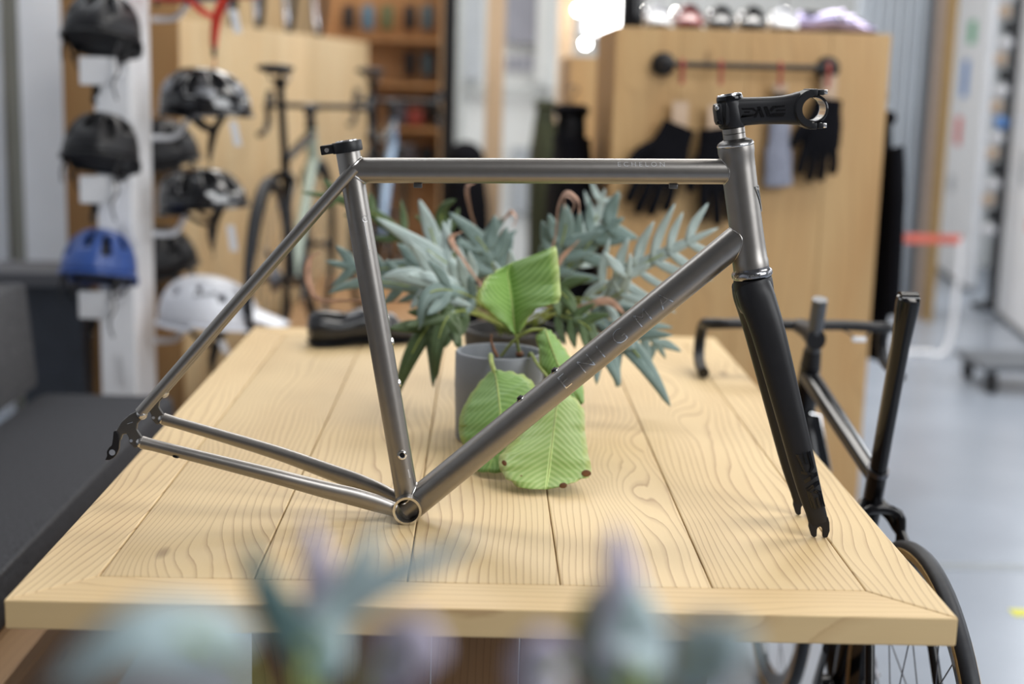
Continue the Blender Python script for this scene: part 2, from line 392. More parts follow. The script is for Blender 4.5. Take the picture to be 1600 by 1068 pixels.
# chain stays, seat stays, dropouts: near side traced, far side mirrored about the frame's plane
def mir(p): return V((p.x, 2*YF-p.y, p.z))
cs = [P(617, 795, -.024), P(585, 785, -.030), P(550, 775, -.036), P(500, 762.5, -.044), P(420, 741, -.054), P(320, 715.5, -.061), P(221, 690.5, -.066)]
cr = [(.0108, .008), (.0125, .008), (.0128, .0085), (.0118, .009), (.0103, .0095), (.0088, .0088), (.0078, .0078)]
path = cr_(cs, 5); rad = [tuple(lerp(cr[min(i//5, 5)][k], cr[min(i//5+1, 6)][k], (i % 5)/5) for k in (0, 1)) for i in range(len(path))]
ss = [P(553, 263, -.0165), P(500, 323, -.027), P(400, 437, -.045), P(300, 552, -.058), P(219, 645, -.066)]
spath = cr_(ss, 6)
plate_px = [(214.5, 641), (225.5, 642), (223, 653.6), (215.5, 660.9), (214.3, 669.4), (218.2, 676), (222.5, 682), (224, 690), (220, 696.2), (213, 699), (209.7, 698), (202.3, 690), (201.7, 682.8), (198.7, 676.7), (192.6, 677.9), (189, 687.7), (184, 684), (181.6, 673), (190, 658.4), (202.3, 647.5)]
hang_px = [(178, 673), (181.6, 671), (186, 676), (187.7, 687.7), (186.5, 701), (183, 709), (178, 714.5), (172, 717.5), (164.6, 717.5), (168, 711), (167.6, 703.5), (171, 698), (175.6, 694), (177.3, 682.8)]
for side in (0, 1):
    f_ = mir if side else (lambda p: p)
    ob('chain_stay', B().tube([f_(p) for p in path], rad, 20), TI, fr)
    ob('seat_stay', B().tube([f_(p) for p in spath], .0079, 18), TI, fr)
    d_ = ob('dropout', B().plate([f_(P(x, y, -.0655)) for x, y in plate_px], (0, 1, 0), .006), TID, fr, smooth=False, bevel=.0012)
    for q, rr in ((P(221.5, 646.5, -.066), .0078), (P(219.5, 690.3, -.066), .0073)):
        ob('weld_cap', B().ell(f_(q), (rr, rr, rr), None, 14, 8), WELD, d_)
    ob('dropout_bolt', B().lathe([(.0005, .0045), (.0022, .0045), (.0022, .002)], f_(P(206, 687, -.0655)), (0, -1, 0), 12), SIL, d_)
    ob('dropout_mark', B().box(f_(P(203, 660.5, -.0687)), (.008, .0006, .0008), M.Rotation(R(-20), 3, 'Y')), SIL, d_)
    if not side:
        h = ob('derailleur_hanger', B().plate([P(x, y, -.067) for x, y in hang_px], (0, 1, 0), .007), BLK, fr, smooth=False, bevel=.001, label='black derailleur hanger')
        ob('hanger_thread', B().lathe([(.0001, .0002), (.0042, .0002), (.0042, -.004)], P(175.3, 706.5, -.0707), (0, -1, 0), 20), SIL, h)
ob('brake_bridge', B().tube([lerp(mir(spath[9]), spath[9], k/6) for k in range(7)], .006, 12), TI, fr)
ob('chain_stay_port', B().ell(P(274.5, 713.5, -.0705), (.0046, .0012, .0016), M.Rotation(R(14), 3, 'Y')), INK, fr)
# small fittings
for q in ((653, 289.5), (1052, 291)):
    g_ = ob('cable_guide', B().box(P(*q), (.0115, .007, .0065), None, .0012), TID, fr); 
ddir = (DT1-DT0).normalized(); dup_n = V((0, 1, 0)).cross(ddir)
dup_n = dup_n if dup_n.z > 0 else -dup_n
def on_axis(A, d, px, py): p_ = P(px, py); return A+d*((p_-A).dot(d))
for q in ((866, 578), (811, 620)):
    a = on_axis(DT0, ddir, *q)+dup_n*(rDT-.0008)
    z_ = ob('bottle_boss', B().lathe([(.0065, 0), (.0055, .002), (.004, .0024), (.004, .0042), (.0012, .0044)], a, dup_n, 18), BLK, fr); 
    ob('boss_rim', B().lathe([(.0068, 0), (.0068, .001), (.0055, .0012)], a, dup_n, 18), WELD, z_)
sn = V((std.z, 0, -std.x))
for q in ((613, 533), (624, 598)):
    a = on_axis(ST0, std, *q)+sn*(rST-.0008)
    ob('bottle_boss', B().lathe([(.006, 0), (.005, .0022), (.0035, .003), (.001, .0031)], a, sn, 18), WELD, fr)
a = on_axis(ST0, std, 635, 705); nn = (sn*.28+V((0, -1, 0))).normalized()
z_ = ob('cable_port', B().lathe([(.0072, -.001), (.0066, .0016), (.0044, .0022), (.0036, .0016), (.0036, .0005)], a+nn*(rST), nn, 20), TIP, fr)
ob('port_hole', B().lathe([(.0001, .0018), (.0034, .0018), (.0034, 0)], a+nn*(rST), nn, 18), INK, z_)
# lettering (polished into the tubes)
cx_ = on_axis(DT0, ddir, 957, 530)
for ch, q in (('E', (880, 590)), ('N', (914, 563)), ('I', (937, 545.5)), ('G', (966, 522)), ('M', (1002, 493)), ('A', (1035, 466))):
    x = text_mesh(ch, .031, bold=-.0006)
    wrap(x, on_axis(DT0, ddir, *q), ddir, (0, -1, 0), dup_n, rDT, .12)
    ob('tube_lettering', x, TIP, dt, label='polished letter %s on the down tube' % ch, smooth=False)
x = text_mesh('ECHELON', .0105, spacing=1.55, bold=-.0001)
ttd = (TT1-TT0).normalized(); tn = V((0, 1, 0)).cross(ttd); tn = tn if tn.z > 0 else -tn
wrap(x, on_axis(TT0, ttd, 1000, 267), ttd, (0, -1, 0), tn, rTT, .62)
ob('tube_lettering', x, mat('white_etch', (.62, .62, .64), .3, .6, .02), tt, smooth=False, label='small pale ECHELON lettering')
a0 = on_axis(ST0, std, 572, 365)
def stp(u_, ph): return a0+std*u_+(V((0, -1, 0))*math.cos(ph)+sn*math.sin(ph))*(rST+.0003)
ETCH = MT['white_etch']
lp = [stp(.0175, .42), stp(-.0175, .42), stp(-.0205, .47), stp(-.0215, .58), stp(-.0215, .72)]
ob('seat_tube_mark', B().tube(cr_(lp, 4), .00035, 6), ETCH, st)
ob('seat_tube_mark', B().tube([stp(.0215+.0042*math.sin(k/14*5.2+.3), .57+.25*math.cos(k/14*5.2+.3)) for k in range(15)], .00035, 6), ETCH, st)
ob('seat_tube_mark', B().tube([stp(.0205+.0018*math.sin(k/8*5), .60+.10*math.cos(k/8*5)) for k in range(9)], .0003, 6), ETCH, st)
for k in range(6):
    a_ = on_axis(ST0, std, 643, 735)+std*(.0021*(k-2.5)); ph = .62
    ob('seat_tube_mark', B().tube([a_+(V((0, -1, 0))*math.cos(p_)+sn*math.sin(p_))*(rST+.0002) for p_ in (ph-.05, ph+.05)], .0004, 5), ETCH, st)
# head badge
hn = V((-hd.z, 0, hd.x)); hn = hn if hn.x > 0 else -hn
rows = []
for i in range(7):
    t_ = i/6; wd = .75*(1-t_)+.06; u_ = (P(1180, 290)-HT0).dot(hd)+t_*.036
    rows.append([HT0+hd*u_+(hn*math.cos(f2*wd)+V((0, -1, 0))*math.sin(f2*wd))*(.0228+.0012) for f2 in (-1, -.5, 0, .5, 1)])
hb = ob('head_badge', B().grid(rows), TID, fr, solid=.0012, label='shield-shaped head badge')
ob('badge_rim', B().tube([r[0] for r in rows]+[r[-1] for r in rows[::-1]], .0006, 6, closed=True), TIP, hb)

# seat clamp, headset, stem, fork: fitted on the frame but things of their own
q = ST1-std*.001
scl = ob('seat_clamp', B().lathe([(rST+.0002, 0), (rST+.0036, 0), (rST+.0042, .002), (rST+.0042, .0125), (rST+.0034, .0142), (.0145, .0142), (.0145, .012)], q, std, 40), BLK, fr, label='black seat post clamp')
ob('clamp_lip', B().lathe([(.0146, .0142), (.0146, .0156), (.0134, .0156), (.0134, -.01)], q, std, 36, True), SIL, scl)
ob('clamp_lug', B().box(q+std*.0072-sn*(rST+.0085), (.021, .019, .0125), M.Rotation(math.atan2(std.x, std.z), 3, 'Y'), .0016), BLK, scl)
ob('clamp_bolt', B().lathe([(.0012, .0006), (.0030, .0006), (.0034, 0), (.0034, -.002)], q+std*.0068-sn*(rST+.0105)+V((0, -.0097, 0)), (0, -1, 0), 16), SIL, scl)
stu = -hd                                                 # up along the steerer
uc = ob('headset_upper_cup', B().lathe([(.0246, .0002), (.0246, .0035), (.0238, .005), (.0205, .0075), (.0172, .0088), (.0165, .0095), (.0143, .0095)], HT0, stu, 44), TID, fr)
ob('upper_seal', B().lathe([(.0247, .0003), (.0251, .001), (.0251, .0022), (.0247, .003)], HT0, stu, 44), TIP, uc)
sp0 = HT0+stu*.0093
for k in range(2):
    ob('spacer', B().lathe([(.0148, .0002+k*.0078), (.0152, .0006+k*.0078), (.0152, .0072+k*.0078), (.0148, .0076+k*.0078)], sp0, stu, 36), TI, fr)
lc = ob('headset_lower_cup', B().lathe([(.0246, .0002), (.0246, .003), (.0262, .0042), (.0278, .0065), (.0282, .0095), (.0276, .0125), (.0262, .0145), (.022, .015)], HT1, hd, 48), mat('headset_pewter', (.3, .3, .32), .2, 1, .05, 50), fr)
for txt, ph in (('KING', .0), ('KING', 1.1), ('KING', -1.1)):
    x = text_mesh(txt, .0085); 
    for v in x.b.verts:
        a_ = ph-.08+v.co.x/.0282; hgt = .0093-v.co.y; v.co = HT1+hd*hgt+(V((0, -1, 0))*math.cos(a_)+hn*math.sin(a_))*(.0284-.02*abs(v.co.y))
    ob('cup_lettering', x, SIL, lc, smooth=False)
s0 = sp0+stu*.0158
e1 = (P(1266.7, 170)-P(1142, 172)); e1.y = 0; e1.normalize(); e3 = V((-e1.z, 0, e1.x)); e3 = e3 if e3.z > 0 else -e3
BC = P(1267, 170)
sc_c = P(1141, 174)
xc = B(); xc.lathe([(.0150, .0), (.0175, .0006), (.0190, .004), (.0195, .018), (.0190, .032), (.0176, .0355), (.015, .036)], s0, stu, 40)
xc.box(s0+stu*.018-e1*.0165, (.014, .028, .030), M.Rotation(math.atan2(stu.x, stu.z), 3, 'Y'), .0065)
rings = []
top = [(1131, 155, 199.5), (1140, 153, 199.8), (1150, 152, 199.2), (1165, 151.8, 196), (1185, 151.5, 194.3), (1205, 150.8, 194.2), (1222, 149.3, 194), (1236, 146.5, 194.6), (1247, 143, 196), (1256, 140.8, 198), (1262, 140, 198.6)]
for i, (px, y0, y1) in enumerate(top):
    a_, c_ = P(px, y0), P(px, y1); hh = (a_-c_).length/2; mid = (a_+c_)/2; t_ = i/(len(top)-1)
    wy = lerp(.0188, .0165, min(1, t_*2)) if t_ < .5 else lerp(.0165, .0215, (t_-.5)*2)
    rg = []
    for k in range(28):
        an = 2*math.pi*k/28; ce, se = math.cos(an), math.sin(an); ex = .55
        rg.append(mid+V((0, 1, 0))*(wy*math.copysign(abs(ce)**ex, ce))+(a_-c_).normalized()*(hh*math.copysign(abs(se)**ex, se)))
    rings.append(rg)
sb = B(); sb.loft(rings[:-2])
# rear half of the bar clamp as a thick C, faceplate as the front half
def cring(r0, r1, wy, a0_, a1_, n=26):
    q = B(); rg = []
    for k in range(n+1):
        an = lerp(a0_, a1_, k/n); dr = e1*math.cos(an)+e3*math.sin(an)
        rg.append([BC+dr*r0+V((0, -wy, 0)), BC+dr*(r1-.002)+V((0, -wy, 0)), BC+dr*r1+V((0, -wy+.002, 0)), BC+dr*r1+V((0, wy-.002, 0)), BC+dr*(r1-.002)+V((0, wy, 0)), BC+dr*r0+V((0, wy, 0))])
    q.loft(rg); return q
stm = body = ob('stem', sb, BLK, fr, label='matte black handlebar stem')
ob('steerer_clamp', xc, BLK, stm)
ob('bar_clamp', cring(.0160, .0262, .021, R(98), R(262)), BLK, stm)
for sz in (1, -1):
    ob('clamp_ear', B().box(BC+e3*.0222*sz-e1*.001, (.012, .040, .009), M.Rotation(-math.atan2(e1.z, e1.x), 3, 'Y'), .002), BLK, stm)
fp = stm; ob('faceplate', cring(.0160, .0195, .0205, R(-86), R(86)), GLO, stm)
ob('faceplate_rim', cring(.01595, .0172, .0208, R(-88), R(88)), SIL, fp)
for sz in (1, -1):
    ob('faceplate_lug', B().box(BC+e3*.022*sz+e1*.0095, (.008, .04, .0075), M.Rotation(-math.atan2(e1.z, e1.x), 3, 'Y'), .0015), BLK, fp)
    for sy in (-1, 1):
        ob('faceplate_bolt', B().lathe([(.0028, 0), (.0032, .001), (.0032, .006), (.0012, .0062)], BC+e3*.0222*sz+e1*.012+V((0, .0145*sy, 0)), e1, 14), SIL, fp)
for u_ in (.027, .008):
    ob('clamp_bolt', B().lathe([(.0034, 0), (.0034, .001), (.0028, .002), (.001, .0014)], s0+stu*u_-e1*.0205+V((0, -.0145, 0)), (-.35, -1, 0), 14), SIL if u_ > .02 else INK, stm)
cap = stm; ob('top_cap', B().lathe([(.0172, .0354), (.0178, .0365), (.0178, .040), (.0168, .0435), (.0156, .0445), (.0150, .0437), (.0001, .0434)], s0, stu, 40), GLO, stm)
ob('cap_rim', B().lathe([(.0169, .0433), (.0162, .0450), (.0154, .0444), (.0156, .043)], s0, stu, 40, True), SIL, cap)
def logo():        # the four stylised characters, unit box 0..1 x 0..1 (polygons)
    return [[(0, .86), (.30, .86), (.37, .55), (.33, .55), (.27, .70), (.02, .70)], [(.0, .56), (.22, .56), (.20, .42), (.0, .42)], [(.02, .0), (.02, .15), (.30, .15), (.34, .30), (.28, .30), (.26, .28), (.02, .28), (.0, .0)],
            [(.38, .95), (.45, .95), (.53, .0), (.46, .0)], [(.29, .0), (.35, .0), (.43, .7), (.38, .72)],
            [(.53, .95), (.60, .95), (.67, .15), (.60, .0)], [(.66, .62), (.72, .95), (.79, .95), (.70, .45)], [(.76, .95), (1.0, 1.0), (.98, .84), (.78, .80)], [(.80, .62), (1.0, .64), (.99, .50), (.80, .48)], [(.64, .0), (.70, .30), (.78, .32), (1.0, .32), (.98, .18), (.70, .12), (.96, .12), (.95, .0)]]
def flat_logo(fn):
    x = B()
    for pg in logo():
        m_ = []
        n = len(pg)
        vs_ = [x.b.verts.new((p_[0], p_[1], 0)) for p_ in pg]; x.b.faces.new(vs_)
    bmesh.ops.triangulate(x.b, faces=x.b.faces)
    bmesh.ops.subdivide_edges(x.b, edges=x.b.edges, cuts=1)
    for v in x.b.verts: v.co = fn(v.co.x, v.co.y)
    return x
lo_o = P(1157, 184, -.0172); lo_x = P(1228, 181.5, -.0172)-lo_o; lo_y = P(1156, 166.5, -.0172)-lo_o
ob('stem_lettering', flat_logo(lambda u_, v_: lo_o+lo_x*u_+lo_y*v_+V((0, -.0004, 0))), INK, body, smooth=False, label='glossy black ENVE logo')

HB = HT1+hd*.0152
bl = [(1177, 450, -.014, 28.5, .020), (1184, 470, -.024, 29.5, .018), (1201, 521, -.036, 27, .0145), (1230, 631, -.043, 23.5, .0125), (1259, 744, -.048, 20, .0105), (1274, 797, -.050, 16.5, .0075), (1279.5, 817, -.0505, 15.5, .0042)]
ctr = [P(a_, b_, c_) for a_, b_, c_, _, _ in bl]
cp_ = cr_(ctr, 6)
def bladerings(f_):
    rg = []
    for i, p_ in enumerate(cp_):
        k = min(i//6, len(bl)-2); t_ = (i-k*6)/6
        hw = lerp(bl[k][3], bl[k+1][3], t_)/1.13/1000*.97; th = lerp(bl[k][4], bl[k+1][4], t_)
        tg = (cp_[min(i+1, len(cp_)-1)]-cp_[max(i-1, 0)]).normalized(); ax_ = V((0, 1, 0)).cross(tg).normalized(); ya = tg.cross(ax_)
        rg.append([f_(p_+ax_*(hw*math.copysign(abs(math.cos(a_))**.8, math.cos(a_)))+ya*(th*math.copysign(abs(math.sin(a_))**.8, math.sin(a_)))) for a_ in [2*math.pi*j/24 for j in range(24)]])
    return rg
x = B(); x.lathe([(.0205, 0), (.0262, .0004), (.0268, .004), (.0272, .012), (.027, .022), (.026, .034), (.022, .046), (.014, .052)], HB, hd, 36)
fk = crown = ob('fork', x, BLK, fr, label='matte black carbon fork')
tip_px = [(1263.5, 812), (1263.2, 822), (1267.5, 836), (1271.5, 838.5), (1275.5, 836.5), (1276, 826), (1277.5, 822.8), (1280.3, 821.2), (1283, 822.6), (1284.6, 826), (1285, 838), (1288.5, 840.8), (1292.5, 838), (1296, 828), (1295.5, 815), (1293, 806), (1268, 806)]
def drop(p):        # keep the tips on the table top
    return V((p.x, p.y, max(p.z, TZ+.0004)))
for side in (0, 1):
    f_ = mir if side else (lambda p: p)
    bd = ob('fork_blade', B().loft(bladerings(f_)), BLK, fk)
    tp = ob('fork_dropout', B().plate([f_(drop(P(px, py, -.0505))) for px, py in tip_px], (0, 1, 0), .0065), BLK, fk, smooth=False, bevel=.0012)
    if not side:
        def fl(u_, v_):
            c0, c1 = P(1256, 707, -.0605), P(1279, 795, -.0605); w0, w1 = 27, 22
            tg = (c1-c0); n_ = V((tg.z, 0, -tg.x)).normalized(); n_ = n_ if n_.x > 0 else -n_
            hw = lerp(w0, w1, u_)/1.13/1000; base = c0+tg*u_+n_*(hw*(v_-.46))
            e_ = abs(v_-.46)*1.35; t_ = lerp(.0123, .0092, u_)
            cy = YF+lerp(-.0465, -.0498, u_)
            return V((base.x, cy-t_*max(.3, (1-min(.98, e_)**2.5)**.4)-.0007, base.z))
        ob('fork_lettering', flat_logo(fl), INK, fk, smooth=False, label='glossy black ENVE logo')
ob('steerer_tube', B().tube([HB, HT0+stu*.05], .0141, 24), BLK, fk)
# ================================================================== POTTED PLANTS ON THE TABLE
LEAF = leafmat('striped_leaf', (.16, .31, .06), (.27, .43, .12), (.44, .50, .15), 17)
LEAFY = leafmat('striped_leaf_yellowing', (.25, .39, .085), (.40, .52, .17), (.56, .56, .21), 17)
STALK = mat('leaf_stalk', (.3, .36, .09), .5, 0, .3, 40)
BROWN = mat('withered_brown', (.2, .085, .035), .7, 0, .4, 60, .3)
SOIL = mat('potting_soil', (.03, .02, .014), .95, 0, .5, 120, 1)
POTG = mat('grey_ceramic', (.2, .215, .24), .5, 0, .06, 20)
POTD = mat('charcoal_ceramic', (.045, .042, .042), .6, 0, .1, 20)
def leaf(stations, Ys, m, parent, name='leaf', cup=.010, wave=.003):
    L_, C_, R_ = [], [], []
    for (lx, ly, mx, my, rx, ry), (yl, ym, yr) in zip(stations, Ys):
        L_.append(W(lx, ly, yl)); C_.append(W(mx, my, ym)); R_.append(W(rx, ry, yr))
    L_, C_, R_ = cr_(L_, 6), cr_(C_, 6), cr_(R_, 6); rows = []
    for i, (l, c_, r) in enumerate(zip(L_, C_, R_)):
        row = []
        for k in range(11):
            t_ = k/10*2-1
            p_ = lerp(c_, r, t_) if t_ > 0 else lerp(c_, l, -t_)
            wv = cup*(abs(t_)*(1-abs(t_))*4)*.5+wave*abs(t_)**2*math.sin(i*1.25+(1.7 if t_ > 0 else 0))+.0016*math.sin(i*2.1-abs(t_)*9)*abs(t_)
            row.append(p_+V((0, -wv, wave*.5*abs(t_)*math.sin(i*1.9+t_))))
        rows.append(row)
    o = ob(name, B().grid(rows), m, parent, solid=.0007)
    if name == 'leaf': ob('midrib', B().tube([r[5]+V((0, -.0008, 0)) for r in rows], [.0016*(1-.7*i/len(rows)) for i in range(len(rows))], 8), STALK, o)
    return o
PYc = 2.40
pr = (W(849, 548, PYc).x-W(711, 548, PYc).x)/2; pc = V((W(780.5, 548, PYc).x, PYc, TZ))
ph = W(780, 548, PYc).z-TZ
pot = thing('flower_pot', 'smooth light grey cylindrical plant pot standing on the table behind the down tube', 'pot', pc)
ob('pot_wall', B().lathe([(.001, .0005), (pr*.93, .0005), (pr*.96, .004), (pr, ph*.6), (pr, ph-.003), (pr-.002, ph), (pr-.006, ph), (pr-.008, ph-.003), (pr-.009, ph*.3), (.001, ph*.3)], pc, seg=56), POTG, pot)
ob('soil', B().lathe([(.001, ph-.026), (pr*.5, ph-.024), (pr-.0095, ph-.028), (pr-.0095, ph-.04), (.001, ph-.04)], pc, seg=32), SOIL, pot)
pp = thing('striped_leaf_plant', 'green plant with broad striped leaves drooping out of the light grey pot', 'plant', V((pc.x, pc.y, TZ+ph-.028)))
leaf([(801, 519, 806, 522, 812, 519), (778, 500, 803, 503, 838, 482), (747, 468, 800, 472, 873, 471), (756, 440, 796, 446, 875, 440), (764, 431, 793, 424, 871, 396), (783, 418, 800, 410, 868, 385)],
     [(2.38, 2.38, 2.38), (2.37, 2.385, 2.36), (2.35, 2.40, 2.34), (2.37, 2.42, 2.37), (2.39, 2.435, 2.40), (2.42, 2.44, 2.42)], LEAF, pp)
leaf([(768, 578, 772, 577, 776, 578), (744, 604, 777, 602, 813, 584), (722, 640, 780, 628, 836, 602), (717, 668, 782, 660, 842, 640), (722, 692, 775, 698, 826, 690), (744, 735, 762, 737, 785, 738)],
     [(2.29, 2.28, 2.28), (2.28, 2.25, 2.28), (2.25, 2.22, 2.25), (2.23, 2.19, 2.22), (2.21, 2.18, 2.19), (2.16, 2.15, 2.15)], LEAF, pp)
l3 = leaf([(862, 612, 872, 606, 884, 610), (832, 642, 869, 638, 911, 637), (806, 684, 865, 672, 914, 672), (781, 712, 861, 706, 919, 708), (784, 738, 857, 738, 923, 740), (808, 760, 853, 764, 893, 754)],
     [(2.25, 2.25, 2.25), (2.21, 2.205, 2.22), (2.17, 2.165, 2.18), (2.125, 2.125, 2.13), (2.09, 2.095, 2.09), (2.065, 2.066, 2.066)], LEAFY, pp)
leaf([(846, 516, 852, 513, 860, 516), (837, 527, 857, 530, 872, 530), (842, 546, 866, 555, 888, 553), (845, 576, 877, 580, 902, 580), (868, 605, 893, 605, 911, 603), (899, 630, 907, 632, 913, 627)],
     [(2.36, 2.36, 2.36), (2.35, 2.33, 2.36), (2.33, 2.31, 2.35), (2.31, 2.29, 2.33), (2.29, 2.28, 2.30), (2.27, 2.27, 2.27)], LEAF, pp)
for q, r_, n_ in (((916, 739), .0068, 0), ((788, 723), .0045, 1), ((814, 745), .003, 2), ((880, 758), .0055, 3)):
    pt = W(q[0], q[1], 2.083 if q[1] < 750 else 2.056)
    ob('withered_spot', B().ell(pt, (r_*1.1, .0016, r_*.8), M.Rotation(n_, 3, 'Y')), BROWN, l3)
def stalk(pts, r, m=STALK, name='stalk', par=pp): return ob(name, B().tube(cr_(pts, 5), r, 8), m, par)
stalk([W(812, 553, PYc), W(809, 540, 2.395), W(806, 520, 2.385)], .0028)
stalk([W(783, 556, PYc), W(800, 535, 2.385), W(825, 517, 2.37), W(850, 514, 2.36)], .0026)
stalk([W(826, 556, 2.385), W(830, 552, 2.34), W(842, 572, 2.31), W(872, 607, 2.252)], .0026)
stalk([W(766, 557, 2.37), W(767, 555, 2.325), W(768, 566, 2.295), W(773, 582, 2.275)], [.004]*15+[.003], BROWN if 0 else STALK)
x = B(); x.tube([W(768, 522, 2.385), W(767, 532, 2.384), W(771, 545, 2.383), W(777, 557, 2.384)], [(.0015, .0015), (.005, .002), (.0075, .003), (.005, .003)], 10); ob('withered_leaf', x, BROWN, pp)
ob('root_collar', B().ell(W(812, 553, PYc), (.007, .007, .006)), BROWN, pp)
# dark pot with the blue fern
P2 = 2.80; r2 = (W(882, 512, P2).x-W(724, 512, P2).x)/2; c2 = V((W(803, 512, P2).x, P2, TZ)); h2 = W(803, 512, P2).z-TZ
pot2 = thing('flower_pot', 'dark charcoal plant pot on the table behind the light grey pot', 'pot', c2)
ob('pot_wall', B().lathe([(.001, .0005), (r2*.82, .0005), (r2*.86, .004), (r2, h2-.003), (r2-.003, h2), (r2-.008, h2), (r2-.011, h2*.35), (.001, h2*.35)], c2, seg=48), POTD, pot2)
ob('soil', B().lathe([(.001, h2-.02), (r2-.012, h2-.024), (r2-.012, h2-.04), (.001, h2-.04)], c2, seg=32), SOIL, pot2)
FERN = [leafmat('blue_fern_light', (.36, .45, .43), (.44, .53, .51), (.50, .56, .53), 9, .55), leafmat('blue_fern_mid', (.15, .225, .205), (.21, .29, .27), (.27, .33, .28), 9, .5), leafmat('blue_fern_green', (.06, .105, .035), (.09, .14, .05), (.12, .16, .06), 9, .5)]  # frond tones hold the light: pale for lit ones, dark green for shade
DRY = mat('dry_frond_tip', (.45, .27, .19), .8, 0, .35, 40, .3)
def strip(x, path, wid, nrm, cup=.15, strap=False):
    """one tapered blade along a path, folded a little on its midrib"""
    path = cr_(path, 4); n = len(path); rows = []
    for i, p_ in enumerate(path):
        t_ = i/(n-1); tg = (path[min(i+1, n-1)]-path[max(i-1, 0)]).normalized(); sd = tg.cross(nrm).normalized(); nn_ = sd.cross(tg)
        w_ = wid*(.22+.95*math.sin(math.pi*min(1, t_*.9+.1)**.85))*(1 if t_ < .97 else .35)
        if strap: w_ = wid*min(1, .5+3*t_)*max(.02, 1-t_**3.5)**.65
        rows.append([p_+sd*(w_*k)+nn_*(-cup*w_*abs(k)+.12*w_*math.sin(t_*9+k*2)) for k in (-1, -.5, 0, .5, 1)])
    x.grid(rows)
def frond(pts, lobes, ln, wid, m, parent, nrm=(0, -1, .35), stem_from=.0, dry=False, seed=0, name='frond'):
    rnd = random.Random(seed); path = cr_(pts, 8); n = len(path); nrm = V(nrm).normalized(); x = B()
    k0 = int(n*.42)
    strip(x, [path[int(lerp(k0, n-1, i/4))] for i in range(5)], wid*1.15, nrm)
    for i in range(lobes):
        t_ = lerp(.40, .86 if lobes > 3 else .58, i/max(1, lobes-1)); k = int(t_*(n-1)); p_ = path[k]; tg = (path[min(k+2, n-1)]-path[max(k-2, 0)]).normalized()
        sd = tg.cross(nrm).normalized()
        for s_ in (-1, 1):
            l_ = ln*1.3*(1-.55*abs(t_-.55)/.5)*rnd.uniform(.75, 1.2); d_ = (sd*s_*rnd.uniform(.75, 1)+tg*rnd.uniform(.55, .9)).normalized()
            bend = nrm*rnd.uniform(-.25, .12)*l_+V((0, 0, -rnd.uniform(0, .18)*l_))
            strip(x, [p_, p_+d_*l_*.5+bend*.3, p_+d_*l_+tg*l_*.15+bend], wid*rnd.uniform(.65, .95), nrm)
    o = ob(name, x, m, parent, solid=.0006)
    ob('frond_stalk', B().tube(path[:int(n*.75)], [lerp(.0026, .0011, i/(n*.75)) for i in range(int(n*.75))], 8), STALK, o)
    if dry:
        e_ = path[-1]; tg = (path[-1]-path[-4]).normalized()
        q = [e_-tg*.012, e_+tg*.008+V((.004, -.004, .006)), e_+V((.014, -.004, .012)), e_+V((.022, -.002, .0)), e_+V((.016, 0, -.018))]
        ob('dry_tip', B().tube(cr_(q, 5), [(.001+.005*math.sin(math.pi*i/20), .001) for i in range(21)], 8), DRY, o)
    return o
fern = thing('blue_fern', 'blue-green fern with long lobed fronds spilling from the dark charcoal pot', 'plant', c2+V((0, 0, h2-.022)))
base = c2+V((0, 0, h2-.01))
def fx(*q): return [base+V((random.uniform(-.03, .03), random.uniform(-.03, .03), 0))]+[W(a_, b_, c_) for a_, b_, c_ in q]
